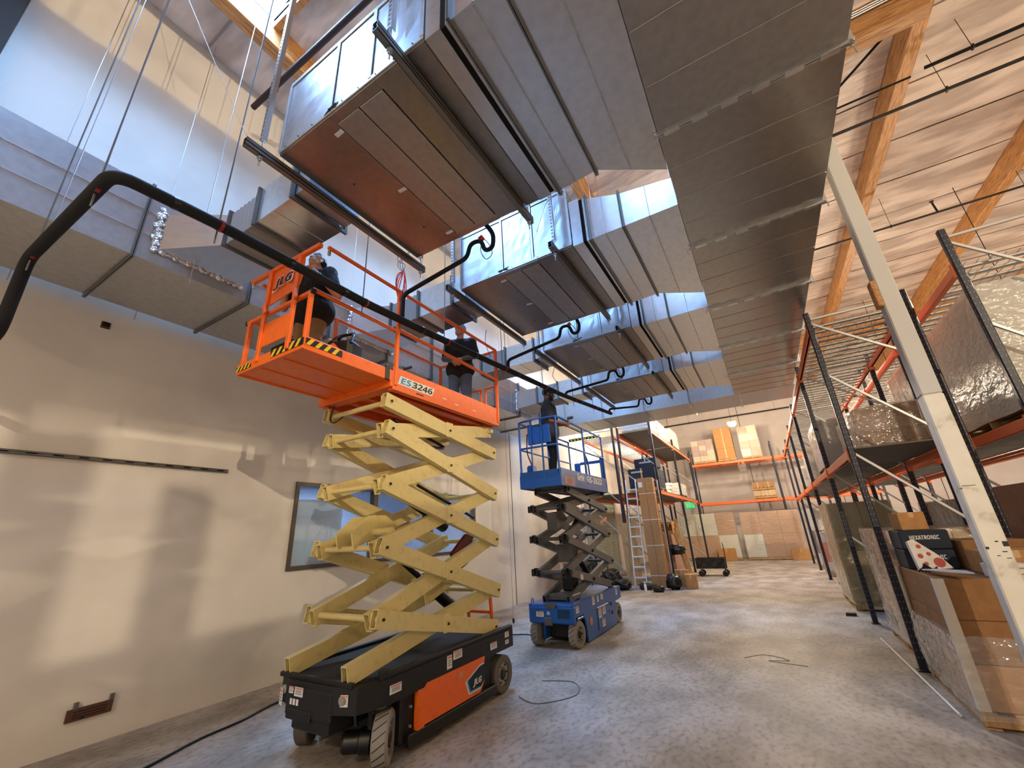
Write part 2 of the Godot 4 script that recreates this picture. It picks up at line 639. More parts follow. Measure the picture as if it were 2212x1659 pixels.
	var ex := mat("exit glow", Color(0.1, 0.7, 0.4), 0.4)
	ex.emission_enabled = true
	ex.emission = Color(0.15, 0.8, 0.45)
	ex.emission_energy_multiplier = 0.8


# ------------------------------------------------------------------ the building
func building() -> void:
	beg()
	span(Vector3(-9.6, -0.2, -28.8), Vector3(14.2, 0, 9.2))
	struct("floor", M["concrete floor"], "grey worn concrete warehouse floor with dark stains")
	# left wall with a strip window
	beg()
	span(Vector3(-6.67, 0, -28.6), Vector3(-6.47, 1.45, 9))
	span(Vector3(-6.67, 2.78, -28.6), Vector3(-6.47, 9.75, 9))
	span(Vector3(-6.67, 1.45, -28.6), Vector3(-6.47, 2.78, -9.0))
	span(Vector3(-6.67, 1.45, -4.08), Vector3(-6.47, 2.78, 9))
	var wl := struct("wall_left", M["wall paint"], "tall white painted side wall")
	beg()
	for z: float in [-10.9, -16.4, -22.0]:
		span(Vector3(-6.475, 0, z - 0.008), Vector3(-6.462, 9.7, z + 0.008))
	fin("panel_joint", M["gap black"], wl)
	beg()
	span(Vector3(-9.6, 0, -28.8), Vector3(14.2, 9.75, -28.6))
	var wb := struct("wall_back", M["back wall paint"], "far mauve grey end wall")
	beg()
	for x: float in [-4.6, -0.4, 3.6, 7.6]:
		span(Vector3(x - 0.012, 0, -28.61), Vector3(x + 0.012, 9.7, -28.592))
	fin("panel_joint", M["gap black"], wb)
	beg()
	span(Vector3(14, 0, -28.6), Vector3(14.2, 9.75, 9))
	struct("wall_right", M["wall paint"])
	beg()
	span(Vector3(-9.6, 0, 9), Vector3(14.2, 9.75, 9.2))
	struct("wall_front", M["wall paint"])
	beg()
	cbx(Vector3(-6.4, 4.87, 0.55), Vector3(0.2, 9.74, 0.72), 0.01)
	struct("trim_1", M["dark bronze"], "dark bronze pilaster on the white wall")
	# office behind the strip window
	beg()
	span(Vector3(-9.6, 0, -9.6), Vector3(-9.5, 3.2, -3.6))
	span(Vector3(-9.6, 0, -9.7), Vector3(-6.67, 3.2, -9.6))
	span(Vector3(-9.6, 0, -3.6), Vector3(-6.67, 3.2, -3.5))
	span(Vector3(-9.6, 3.2, -9.7), Vector3(-6.67, 3.3, -3.5))
	struct("wall_office", M["office paint"], "pale blue office walls behind the strip window")
	office_lamp()
	window()
	roller_door()
	# roof deck with skylight holes
	var xs := [-9.6, 14.2]
	var zs := [-28.8, 9.2]
	for s in SKYLIGHTS:
		xs.append_array([s[0] - 0.6, s[0] + 0.6])
		zs.append_array([s[1] - 1.2, s[1] + 1.2])
	xs.sort()
	zs.sort()
	beg()
	for i in xs.size() - 1:
		for j in zs.size() - 1:
			if xs[i + 1] - xs[i] < 0.001 or zs[j + 1] - zs[j] < 0.001: continue
			var c := Vector2(xs[i] + xs[i + 1], zs[j] + zs[j + 1]) * 0.5
			var hole := false
			for s in SKYLIGHTS:
				if absf(c.x - s[0]) < 0.6 and absf(c.y - s[1]) < 1.2: hole = true
			if not hole:
				span(Vector3(xs[i], 9.75, zs[j]), Vector3(xs[i + 1], 9.9, zs[j + 1]))
	var ce := struct("ceiling", M["insulation facing"], "roof underside lined with wrinkled insulation facing")
	var beams := [-5.33, -2.3, 0.7, 3.7, 6.6, 9.5, 12.4]
	for x: float in beams:
		beg()
		cbx(Vector3(x + 0.11, 9.5, -9.8), Vector3(0.22, 0.5, 37.4), 0.012)
		fin("glulam_beam", M["glulam"], ce, "orange glulam roof beam")
	for g in [[0.9, 3.7, -6.75], [-6.4, 13.9, -21.0]]:
		beg()
		cbx(Vector3((g[0] + g[1]) * 0.5, 9.2, g[2]), Vector3(g[1] - g[0], 0.62, 0.26), 0.012)
		fin("timber_girder", M["sawn purlin"], ce, "brown timber girder across the roof")
	# insulation sheets between the beams, a little slack
	var bays := [-6.45, -5.33, -2.3, 0.7, 3.7, 6.6, 9.5, 12.4, 14.0]
	for b in bays.size() - 1:
		var x0: float = bays[b] + (0.23 if b > 0 else 0.02)
		var x1: float = bays[b + 1] - 0.01
		var z := 1.5
		while z > -28.0:
			var z1 := z - 1.46
			var clear := true
			for s in SKYLIGHTS:
				if s[0] + 0.65 > x0 and s[0] - 0.65 < x1 and s[1] + 1.25 > z1 and s[1] - 1.25 < z: clear = false
			if clear:
				sheet(x0, x1, z, z1, ce)
			z -= 1.5
	for s in SKYLIGHTS:
		beg()
		for q: float in [-1.0, 1.0]:
			bx(Vector3(s[0] + q * 0.62, 10.05, s[1]), Vector3(0.04, 0.6, 2.48))
			bx(Vector3(s[0], 10.05, s[1] + q * 1.22), Vector3(1.2, 0.6, 0.04))
		var w := fin("skylight_well", M["plastic white"], ce, "white lined skylight well")
		beg()
		for q: float in [-1.0, 1.0]:
			bx(Vector3(s[0] + q * 0.66, 9.66, s[1]), Vector3(0.09, 0.16, 2.6))
			bx(Vector3(s[0], 9.66, s[1] + q * 1.26), Vector3(1.23, 0.16, 0.09))
		fin("timber_curb", M["glulam"], w)
		beg()
		span(Vector3(s[0] - 0.6, 10.3, s[1] - 1.2), Vector3(s[0] + 0.6, 10.34, s[1] + 1.2))
		fin("diffuser", M["skylight glow"], w, "milky daylit skylight pane")


func sheet(x0: float, x1: float, z0: float, z1: float, parent: Node) -> void:
	beg()
	var n := 6
	var sag := rng.randf_range(0.02, 0.06)
	var P := []
	for i in n + 1:
		var t := float(i) / n
		var r := []
		for j in 4:
			var u := j / 3.0
			var d := sag * (4 * t * (1 - t)) * (0.35 + 2.6 * u * (1 - u)) + rng.randf_range(0.0, 0.008)
			r.append(Vector3(lerpf(x0, x1, t), 9.735 - d, lerpf(z0, z1, u)))
		P.append(r)
	for i in n:
		for j in 3:
			quad(P[i][j], P[i + 1][j], P[i + 1][j + 1], P[i][j + 1], Vector3.DOWN)
	fin("insulation_sheet", M["insulation facing"], parent)


func office_lamp() -> void:
	var t := thing("office_ceiling_light", "flat white panel light inside the pale blue office", "light", Vector3(-7.9, 3.14, -6.4))
	beg()
	bx(Vector3(0, 0.03, 0), Vector3(1.3, 0.05, 0.7))
	fin("housing", M["plastic white"], t)
	beg()
	bx(Vector3(0, -0.005, 0), Vector3(1.2, 0.02, 0.6))
	fin("diffuser", M["skylight glow"], t)
	area("office_light", Vector3(-7.9, 3.1, -6.4), Vector2(1.2, 0.6), Vector3.DOWN, Color(0.8, 0.9, 1.0), 9.0)


func window() -> void:
	var t := Node3D.new()
	t.name = "window_1"
	add_child(t)
	t.position = Vector3(-6.47, 1.45, -4.08)
	tag(t, "long strip window with bronze frames in the white wall", "", "", "structure")
	var L := 4.92
	var H := 1.33
	beg()
	span(Vector3(-0.12, 0, -L), Vector3(0.03, 0.06, 0))
	span(Vector3(-0.12, H - 0.06, -L), Vector3(0.03, H, 0))
	for z: float in [0.0, -L + 0.06]:
		span(Vector3(-0.12, 0.06, z - 0.06), Vector3(0.03, H - 0.06, z))
	fin("window_frame", M["window frame"], t)
	for i in [1, 2]:
		beg()
		var z: float = -0.06 - i * (L - 0.12) / 3.0
		span(Vector3(-0.1, 0.06, z - 0.05), Vector3(0.02, H - 0.06, z + 0.05))
		fin("mullion", M["window frame"], t)
	for i in 3:
		beg()
		var z: float = -0.06 - i * (L - 0.12) / 3.0
		span(Vector3(-0.062, 0.06, z - 1.6), Vector3(-0.056, H - 0.06, z))
		fin("pane", M["window glass"], t)
	# pale protective film hung behind the first pane, torn along the top
	beg()
	var poly := [Vector2(0.1, 0.06), Vector2(1.0, 0.06), Vector2(1.0, 1.24), Vector2(0.86, 1.2), Vector2(0.8, 1.1), Vector2(0.62, 1.12), Vector2(0.5, 1.08), Vector2(0.1, 1.06)]
	prism(poly, Transform3D(Basis(Vector3(0, 0, -1), Vector3.UP, Vector3(1, 0, 0)), Vector3(-0.09, 0, 0)), 0.004)
	fin("masking_sheet", M["pale film"], t, "pale blue masking sheet behind the glass")


func roller_door() -> void:
	var t := Node3D.new()
	t.name = "door_1"
	add_child(t)
	t.position = Vector3(-6.46, 0, -16.8)
	tag(t, "grey green ribbed roller shutter door in the white wall", "", "", "structure")
	var y := 0.03
	while y < 3.0:
		beg()
		hexa([Vector3(0, y, 0), Vector3(0.03, y, 0), Vector3(0.03, y, -3.6), Vector3(0, y, -3.6)], [Vector3(0, y + 0.088, 0), Vector3(0.012, y + 0.088, 0), Vector3(0.012, y + 0.088, -3.6), Vector3(0, y + 0.088, -3.6)])
		fin("slat", M["door grey"], t)
		y += 0.09
	for z: float in [0.06, -3.66]:
		beg()
		bx(Vector3(0.03, 1.55, z), Vector3(0.08, 3.1, 0.12))
		fin("guide_rail", M["rack brace"], t)
	beg()
	bx(Vector3(0.1, 3.2, -1.8), Vector3(0.3, 0.34, 3.9))
	fin("shutter_box", M["door grey"], t)


# ------------------------------------------------------------------ lamps and pipes under the roof
func ceiling_things() -> void:
	var words := ["beyond the cross duct over the aisle", "beside the wall above the roller door", "seen through the racks, farther off", "over the aisle behind the racks", "behind the second rack row, shining on the white wall", "near the far end wall", "behind the second rack row", "added unseen as fill over the open floor"]
	for i in LAMPS.size():
		var p: Array = LAMPS[i]
		var t := thing("high_bay_light", "square white LED high bay light " + words[i], "light", Vector3(p[0], p[1], p[2]), 0, "high bay lights")
		beg()
		cbx(Vector3(0, 0.13, 0), Vector3(0.42, 0.1, 0.42), 0.02)
		fin("housing", M["plastic white"], t)
		beg()
		lathe([Vector2(0.001, -0.06), Vector2(0.1, -0.045), Vector2(0.17, 0.0), Vector2(0.18, 0.08)], Vector3.ZERO, Vector3.UP, 20)
		fin("lens", M["lamp glow"], t, "glowing lens")
		beg()
		cyl(Vector3(0, 0.18, 0), Vector3(0, 9.7 - p[1], 0), 0.008, 6)
		fin("cord", M["gap black"], t)
		var l: Light3D
		if i == LAMPS.size() - 1:
			var sp := SpotLight3D.new()
			sp.spot_range = 60.0
			sp.spot_attenuation = 2.0
			sp.spot_angle = 86.0
			sp.spot_angle_attenuation = 0.5
			sp.rotation.x = -PI / 2
			l = sp
		else:
			var om := OmniLight3D.new()
			om.omni_range = 60.0
			om.omni_attenuation = 2.0
			l = om
		l.name = "bulb"
		l.light_color = Color(1.0, 0.92, 0.8)
		l.light_energy = p[3]
		l.light_size = 0.03 if i == 4 else 0.14
		l.shadow_enabled = true
		t.add_child(l)
		l.position = Vector3(0, 0.0, 0)
	# sprinkler and gas lines
	line_pipe("sprinkler_pipe", "dark sprinkler pipe crossing under the orange roof beam", [Vector3(1.3, 8.8, -8.45), Vector3(13.5, 8.8, -8.45)], 0.032, "black iron", [4.9, 8.0])
	line_pipe("sprinkler_pipe", "thin dark sprinkler pipe farther under the roof, behind the tall column", [Vector3(1.3, 8.8, -12.6), Vector3(13.5, 8.8, -12.6)], 0.026, "black iron", [3.9, 6.9])
	line_pipe("conduit", "black conduit running up to the timber girder", [Vector3(1.5, 8.8, -7.42), Vector3(2.55, 8.8, -7.42), Vector3(3.36, 9.1, -6.92)], 0.022, "gap black", [])
	line_pipe("conduit", "straight black conduit beside the timber girder", [Vector3(1.5, 8.85, -7.85), Vector3(3.7, 8.85, -7.85)], 0.018, "gap black", [])
	line_pipe("conduit", "long black conduit above the sprinkler pipe", [Vector3(3.95, 9.0, -7.95), Vector3(13.5, 9.0, -7.95)], 0.03, "gap black", [])
	line_pipe("sprinkler_pipe", "brown iron pipe above the first air handler", [Vector3(-5.83, 8.6, -2.1), Vector3(1.0, 8.6, -2.1)], 0.045, "brown iron pipe", [])
	line_pipe("sprinkler_pipe", "dark sprinkler pipe along the far end wall", [Vector3(-6.2, 8.0, -28.2), Vector3(13.5, 8.0, -28.2)], 0.04, "black iron", [])
	var g := thing("conduit_bundle", "three pale conduits strapped along the timber girder", "conduit", Vector3(2.3, 9.3, -6.58))
	for i in 3:
		beg()
		cyl(Vector3(-1.4, i * 0.045, 0), Vector3(1.4, i * 0.045, 0), 0.014, 8)
		fin("conduit", M["bright zinc"], g)


func line_pipe(called: String, label: String, pts: Array, r: float, m: String, heads: Array) -> void:
	var t := thing(called, label, "pipe", pts[0])
	var rel := []
	for p: Vector3 in pts: rel.append(p - pts[0])
	beg()
	tube(bend(rel, 0.08), r, 10)
	fin("pipe", M[m], t)
	var x: float = 0.6
	while x < rel[-1].x:
		beg()
		cyl(Vector3(x, 0, 0), Vector3(x, 9.72 - pts[0].y, 0), 0.005, 5)
		bx(Vector3(x, 0, 0), Vector3(0.025, r * 2.5, r * 2.5))
		x += 2.4
		fin("hanger", M["black iron"], t)
	for h: float in heads:
		beg()
		cyl(Vector3(h, 0, 0), Vector3(h - 0.02, 0.3, 0), 0.022, 8)
		bx(Vector3(h - 0.02, 0.34, 0), Vector3(0.07, 0.03, 0.05))
		fin("sprinkler_head", M["black iron"], t)


# ------------------------------------------------------------------ ducts
# box duct along an axis (0 = x, 2 = z): sections with flanged joints and raised beads
func duct_run(t: Node3D, lo: Vector3, hi: Vector3, axis: int, cuts: Array, mats: Array, beads: int, cleats: bool) -> void:
	for i in cuts.size() - 1:
		var a := lo
		var b := hi
		a[axis] = minf(cuts[i], cuts[i + 1]) + 0.012
		b[axis] = maxf(cuts[i], cuts[i + 1]) - 0.012
		beg()
		span(a, b)
		# beads pressed across the sheet
		for k in beads:
			var c: float = lerpf(a[axis], b[axis], (k + 1.0) / (beads + 1.0))
			if axis == 2:
				cbx(Vector3((a.x + b.x) * 0.5, a.y - 0.002, c), Vector3(b.x - a.x - 0.02, 0.008, 0.014), 0.003)
			else:
				cbx(Vector3(c, a.y - 0.002, (a.z + b.z) * 0.5), Vector3(0.014, 0.008, b.z - a.z - 0.02), 0.003)
		fin("duct_section", M[mats[mini(i, mats.size() - 1)]], t)
	for i in range(1, cuts.size() - 1):
		flange(t, lo, hi, axis, cuts[i], cleats)


func flange(t: Node3D, lo: Vector3, hi: Vector3, axis: int, at: float, cleats: bool) -> void:
	beg()
	var f := 0.034
	for s: float in [-1.0, 1.0]:
		var u := at + s * 0.009
		if axis == 2:
			span(Vector3(lo.x - f, lo.y - f, u - 0.006), Vector3(hi.x + f, lo.y, u + 0.006))
			span(Vector3(lo.x - f, hi.y, u - 0.006), Vector3(hi.x + f, hi.y + f, u + 0.006))
			span(Vector3(lo.x - f, lo.y, u - 0.006), Vector3(lo.x, hi.y, u + 0.006))
			span(Vector3(hi.x, lo.y, u - 0.006), Vector3(hi.x + f, hi.y, u + 0.006))
		else:
			span(Vector3(u - 0.006, lo.y - f, lo.z - f), Vector3(u + 0.006, lo.y, hi.z + f))
			span(Vector3(u - 0.006, hi.y, lo.z - f), Vector3(u + 0.006, hi.y + f, hi.z + f))
			span(Vector3(u - 0.006, lo.y, lo.z - f), Vector3(u + 0.006, hi.y, lo.z))
			span(Vector3(u - 0.006, lo.y, hi.z), Vector3(u + 0.006, hi.y, hi.z + f))
	var o := fin("flange", M["bright zinc"] if cleats else M["strut steel"], t)
	if cleats:
		var n := 6
		for k in n:
			var u := (k + 0.5) / n
			beg()
			if axis == 2:
				bx(Vector3(lerpf(lo.x, hi.x, u), lo.y - f, at), Vector3((hi.x - lo.x) / n * 0.55, 0.014, 0.045))
			else:
				bx(Vector3(at, lo.y - f, lerpf(lo.z, hi.z, u)), Vector3(0.045, 0.014, (hi.z - lo.z) / n * 0.55))
			fin("cleat", M["galvanized bright"], o)
		for q in 2:
			if axis != 2: continue
			beg()
			cyl(Vector3(lerpf(lo.x - 0.02, hi.x + 0.02, q), lo.y - 0.02, at - 0.03), Vector3(lerpf(lo.x - 0.02, hi.x + 0.02, q), lo.y - 0.02, at + 0.03), 0.014, 6)
			fin("corner_bolt", M["galvanized bright"], o)


func loft(t: Node3D, called: String, a: Array, b: Array, m: String) -> MeshInstance3D:
	beg()
	hexa(a, b)
	return fin(called, M[m], t)


# rectangle across x at height y0..y1 and depth z0..z1
func rx(x: float, y0: float, y1: float, z0: float, z1: float) -> Array:
	return [Vector3(x, y0, z0), Vector3(x, y1, z0), Vector3(x, y1, z1), Vector3(x, y0, z1)]


func xflange(t: Node3D, x: float, y0: float, y1: float, z0: float, z1: float) -> void:
	flange(t, Vector3(x, y0, minf(z0, z1)), Vector3(x, y1, maxf(z0, z1)), 0, x, false)


const UNIT_Z := [-1.35, -3.94, -6.48, -9.02]
const NTH := ["nearest the skylight", "second from the skylight", "third from the skylight", "last before the cross duct"]


func ducts() -> void:
	# broad main duct over the aisle
	var t := thing("supply_duct", "broad flat galvanized main duct running over the aisle beside the racks", "duct")
	var cuts := []
	for i in 10: cuts.append(4.23 - 1.8 * i)
	cuts[-1] = -12.0
	duct_run(t, Vector3(-0.12, 5.0, 0), Vector3(1.21, 6.95, 0), 2, cuts, ["galvanized dull", "galvanized dull", "galvanized dull", "galvanized dull", "galvanized satin"], 3, true)  # top and near end, out of view, extended to shade the upper wall
	for i in range(1, cuts.size() - 1):
		for x: float in [-0.17, 1.27]:
			beg()
			cyl(Vector3(x, 4.97, cuts[i] - 0.1), Vector3(x, 9.72, cuts[i] - 0.1), 0.006, 6)
			fin("hanger_rod", M["bright zinc"], t)
	# cross duct at the end
	var c := thing("cross_duct", "galvanized cross duct joining the main duct to the wall duct at the far end", "duct")
	cuts = [1.25, 0.0, -1.25, -2.5, -3.75, -5.0, -6.3]
	duct_run(c, Vector3(0, 5.0, -13.4), Vector3(0, 5.85, -12.02), 0, cuts, ["galvanized"], 1, true)
	# duct along the wall
	var r := thing("return_duct", "square galvanized duct running along the white wall", "duct")
	cuts = []
	for i in 12: cuts.append(1.18 - 1.12 * i)
	duct_run(r, Vector3(-6.2, 4.64, 0), Vector3(-4.94, 5.5, 0), 2, cuts, ["galvanized"], 0, false)
	for y: float in [4.93, 5.2]:
		beg()
		cbx(Vector3(-4.938, y, -4.98), Vector3(0.008, 0.012, 12.3), 0.003)
		fin("bead", M["galvanized bright"], r)
	for z: float in [-0.5, -1.55, -2.9, -4.6, -6.6, -8.4, -10.2]:
		beg()
		cyl(Vector3(-6.27, 4.55, z), Vector3(-6.27, 9.72, z), 0.005, 6)
		cyl(Vector3(-4.87, 4.55, z), Vector3(-4.87, 9.72, z), 0.005, 6)
		fin("hanger_rod", M["bright zinc"], r)
	for z: float in [-4.05]:
		beg()
		bx(Vector3(-6.43, 4.5, z), Vector3(0.06, 0.05, 0.05))
		fin("wall_bracket", M["strut steel"], r)
	# branch from the wall duct to each air handler
	for i in 4:
		var z: float = UNIT_Z[i] + [0.0, 0.14, 0.12, 0.1][i]
		var b := thing("branch_duct", "short galvanized branch duct with cloth collar, " + NTH[i], "duct", Vector3.ZERO, 0, "branch ducts to the air handlers")
		loft(b, "transition", rx(-4.94, 4.8, 5.27, z + 0.13, z - 0.72), rx(-4.58, 5.0, 5.42, z - 0.33, z - 0.89), "galvanized bright")
		xflange(b, -4.56, 5.0, 5.42, z - 0.33, z - 0.89)
		# gathered cloth collar
		beg()
		var n := 14
		for k in n:
			var x0 := lerpf(-4.54, -3.99, float(k) / n)
			var x1 := lerpf(-4.54, -3.99, (k + 1.0) / n)
			var g := 0.008 if k % 2 else 0.0
			hexa(rx(x0, 5.0 + g, 5.43 - g, z - 0.33 - g, z - 0.89 + g), rx(x1, 5.008 - g, 5.422 + g, z - 0.338 + g, z - 0.882 - g))
		fin("cloth_collar", M["connector cloth"], b)
		xflange(b, -3.97, 5.0, 5.43, z - 0.33, z - 0.9)
		loft(b, "duct_section", rx(-3.95, 5.0, 5.45, z - 0.33, z - 0.91), rx(-3.33, 5.0, 5.45, z - 0.33, z - 0.91), "galvanized bright")
		beg()
		cbx(Vector3(-3.64, 4.998, z - 0.62), Vector3(0.012, 0.008, 0.56), 0.003)
		fin("bead", M["galvanized bright"], b)
		xflange(b, -3.31, 5.0, 5.45, z - 0.33, z - 0.91)
		loft(b, "stub", rx(-3.29, 5.02, 5.45, z - 0.34, z - 0.9), rx(-3.08, 5.02, 5.45, z - 0.34, z - 0.9), "galvanized")
		# crumpled foil tape where the transition meets the duct
		beg()
		for k in 15:
			var u := k / 14.0
			cbx(Vector3(-4.925, lerpf(4.78, 5.29, u), z + 0.15 + rng.randf_range(-0.01, 0.02)), Vector3(0.035, 0.06, rng.randf_range(0.04, 0.09)), 0.012, Basis(Vector3(1, 0.3, 0.2).normalized(), rng.randf_range(-0.8, 0.8)))
			cbx(Vector3(-4.925, 4.785, lerpf(z + 0.13, z - 0.72, u)), Vector3(0.03, rng.randf_range(0.03, 0.06), 0.07), 0.012, Basis(Vector3(1, 0.2, 0.4).normalized(), rng.randf_range(-0.8, 0.8)))
		fin("foil_tape", M["foil"], b)


# ------------------------------------------------------------------ air handlers
func air_handlers() -> void:
	for i in 4:
		var z: float = UNIT_Z[i]
		var u := thing("air_handler", "flat brown grey ceiling air handler with pale centre panels, " + NTH[i], "air handler", Vector3(-2.165, 5.01, z - 0.86), 0, "air handlers in a row")
		var hw := 0.835
		var hd := 0.86
		beg()
		cbx(Vector3(0, 0.46, 0), Vector3(hw * 2 - 0.02, 0.88, hd * 2 - 0.02), 0.01)
		fin("casing", M["galvanized"], u)
		# underside panels
		for p in [[-0.835, -0.175, "galvanized polished", 0.0], [-0.165, 0.085, "galvanized dull", 0.006], [0.095, 0.345, "galvanized dull", 0.006], [0.355, 0.835, "galvanized polished", 0.0]]:
			beg()
			cbx(Vector3((p[0] + p[1]) * 0.5, 0.006 - p[3], 0), Vector3(p[1] - p[0], 0.014, hd * 2 - (0.16 if p[3] > 0 else 0.0)), 0.004)
			fin("bottom_panel", M[p[2]], u)
		for s: float in [-1.0, 1.0]:
			beg()
			cbx(Vector3(0.09, 0.004, s * (hd - 0.04)), Vector3(0.54, 0.016, 0.08), 0.004)
			fin("edge_strip", M["galvanized polished"], u)
			# end faces: dented sheets between ribs
			for q in [[-0.82, -0.17], [-0.12, 0.28], [0.33, 0.82]]:
				beg()
				dent_panel(Vector3(q[0], 0.06, s * hd), Vector3(q[1], 0.84, s * hd), s)
				fin("end_panel", M["galvanized"], u)
			for x: float in [-0.825, -0.145, 0.305, 0.82]:
				beg()
				cbx(Vector3(x, 0.45, s * (hd + 0.006)), Vector3(0.035, 0.82, 0.02), 0.004)
				fin("rib", M["galvanized"], u)
			for y: float in [0.035, 0.875]:
				beg()
				cbx(Vector3(0, y, s * (hd + 0.004)), Vector3(hw * 2, 0.045, 0.016), 0.004)
				fin("edge_rail", M["galvanized"], u)
			beg()
			for k in 14:
				cyl(Vector3(-0.14 + rng.randf_range(-0.1, 0.1), rng.randf_range(0.02, 0.08), s * (hd + 0.008)), Vector3(-0.14, 0.05, s * (hd + 0.016)), 0.006, 6)
			for k in 9:
				cyl(Vector3(-0.74 + 0.185 * k, 0.035, s * (hd + 0.01)), Vector3(-0.74 + 0.185 * k, 0.035, s * (hd + 0.017)), 0.005, 6)
			fin("screws", M["hub dark"], u)
		for zz: float in [0.72, 0.0, -0.72]:
			beg()
			bx(Vector3(-0.22, -0.0035, zz), Vector3(0.09, 0.004, 0.035), Basis(Vector3.UP, rng.randf_range(-0.1, 0.1)))
			fin("paper_tag", M["decal white"], u)
		for q in [[-0.55, 0.3], [-0.4, -0.5], [0.6, 0.2]]:
			beg()
			cyl(Vector3(q[0], -0.006, q[1]), Vector3(q[0], 0.0, q[1]), 0.009, 8)
			fin("plug", M["hub dark"], u)
		# transition from the air handler to the main duct
		var d := thing("transition_duct", "galvanized transition with a dark flexible joint, %s, feeding the main duct" % NTH[i], "duct", Vector3.ZERO, 0, "transition ducts to the main duct")
		var z1 := z - 1.72
		loft(d, "collar", rx(-1.32, 5.0, 5.66, z + 0.0, z1), rx(-1.19, 5.0, 5.66, z, z1), "galvanized bright")
		loft(d, "flexible_joint", rx(-1.19, 5.015, 5.64, z - 0.015, z1 + 0.015), rx(-1.145, 5.015, 5.64, z - 0.015, z1 + 0.015), "gap black")
		loft(d, "duct_section", rx(-1.145, 5.0, 5.62, z, z1), rx(-0.725, 5.0, 5.47, z, z1 + 0.03), "galvanized bright")
		loft(d, "duct_section", rx(-0.695, 5.0, 5.46, z, z1 + 0.03), rx(-0.125, 5.0, 5.37, z, z1 - 0.34), "galvanized bright")
		beg()
		bar(Vector3(-0.92, 4.998, z - 0.01), Vector3(-0.92, 4.998, z1 + 0.02), 0.012, 0.008)
		bar(Vector3(-0.42, 4.998, z - 0.01), Vector3(-0.42, 4.998, z1 - 0.14), 0.012, 0.008)
		bar(Vector3(-0.92, 5.0, z + 0.002), Vector3(-0.92, 5.53, z + 0.002), 0.012, 0.008)
		bar(Vector3(-0.42, 5.0, z + 0.002), Vector3(-0.42, 5.41, z + 0.002), 0.012, 0.008)
		fin("bead", M["galvanized"], d)
		xflange(d, -1.1, 5.0, 5.61, z, z1)
		xflange(d, -0.71, 5.0, 5.46, z, z1 + 0.03)
		# struts and hangers
		for s in 2:
			var x: float = [-3.035, -1.51][s]
			var st := thing("strut_channel", "grey strut channel under %s side of air handler %s" % [["wall", "main duct"][s], NTH[i]], "strut", Vector3(x, 4.965, z - 0.81), 0, "struts carrying the air handlers")
			beg()
			chan(Vector3(0, 0, 1.07), Vector3(0, 0, -1.07), 0.05, 0.04, 0.005)
			chan(Vector3(0, -0.042, 1.07), Vector3(0, -0.042, -1.07), 0.05, 0.04, 0.005, Vector3.DOWN)
			fin("channel", M["strut steel"], st)
			for e in 2:
				hanger(Vector3(x, 4.88, z + (0.13 if e == 0 else -1.82)), "%s end of %s strut, air handler %s" % [["skylight", "far"][e], ["wall side", "main duct side"][s], NTH[i]])
	# brace cables at the strut ends
	cable("brace_cable", "thin pale brace cable rising from the first wall side strut", [Vector3(-3.04, 5.0, -1.1), Vector3(-3.9, 7.2, -0.55), Vector3(-4.8, 9.7, 0.0)], 0.004, "plastic white", "cable")
	cable("brace_cable", "thin brace cable looped round the first main duct side strut end", [Vector3(-1.5, 4.86, -3.32), Vector3(-1.42, 5.3, -3.45), Vector3(-1.3, 5.42, -3.5), Vector3(-1.1, 5.4, -3.5), Vector3(-1.05, 7.5, -3.9)], 0.004, "bright zinc", "cable")
	cable("brace_cable", "thin brace cable looped round the second main duct side strut end", [Vector3(-1.5, 4.86, -3.76), Vector3(-1.46, 5.2, -3.74), Vector3(-1.36, 5.7, -3.72), Vector3(-1.3, 7.0, -3.7)], 0.004, "bright zinc", "cable")


func dent_panel(a: Vector3, b: Vector3, s: float) -> void:
	var nx := 6
	var ny := 7
	var P := []
	for i in nx + 1:
		var r := []
		for j in ny + 1:
			var edge := i == 0 or j == 0 or i == nx or j == ny
			var p := Vector3(lerpf(a.x, b.x, float(i) / nx), lerpf(a.y, b.y, float(j) / ny), a.z + s * 0.004)
			if not edge: p.z += rng.randf_range(-0.003, 0.003)
			r.append(p)
		P.append(r)
	for i in nx:
		for j in ny:
			quad(P[i][j], P[i + 1][j], P[i + 1][j + 1], P[i][j + 1], Vector3(0, 0, s))


func hanger(at: Vector3, where: String) -> void:
	var t := thing("hanger", "slotted hanger, " + where, "hanger", at, 0, "hangers holding the struts")
	if not mesh_store.has("hanger"):
		beg()
		cyl(Vector3(0, -0.08, 0), Vector3(0, 4.8, 0), 0.006, 6)
		mesh_store["rod"] = S.commit()
		beg()
		for s: float in [-1.0, 1.0]:
			bx(Vector3(s * 0.016, 1.25, 0.02), Vector3(0.01, 2.1, 0.004))
			bx(Vector3(s * 0.02, 1.25, 0.0), Vector3(0.003, 2.1, 0.04))
		var y := 0.22
		while y < 2.3:
			bx(Vector3(0, y, 0.02), Vector3(0.024, 0.026, 0.004))
			y += 0.05
		mesh_store["hanger"] = S.commit()
		beg()
		cyl(Vector3(0, -0.005, 0), Vector3(0, 0.008, 0), 0.022, 8)
		cyl(Vector3(0, -0.03, 0), Vector3(0, -0.008, 0), 0.013, 6)
		mesh_store["nut"] = S.commit()
	for q in [["threaded_rod", "rod", "bright zinc"], ["slotted_channel", "hanger", "bright zinc"], ["nut", "nut", "bright zinc"]]:
		var o := MeshInstance3D.new()
		o.name = q[0]
		o.mesh = mesh_store[q[1]]
		o.material_override = M[q[2]]
		t.add_child(o, true)


func cable(called: String, label: String, pts: Array, r: float, m: String, category: String) -> void:
	beg()
	var rel := []
	for p: Vector3 in pts: rel.append(p - pts[0])
	tube(curve(rel), r, 6)
	var o := fin(called, M[m])
	o.position = pts[0]
	tag(o, label, category)


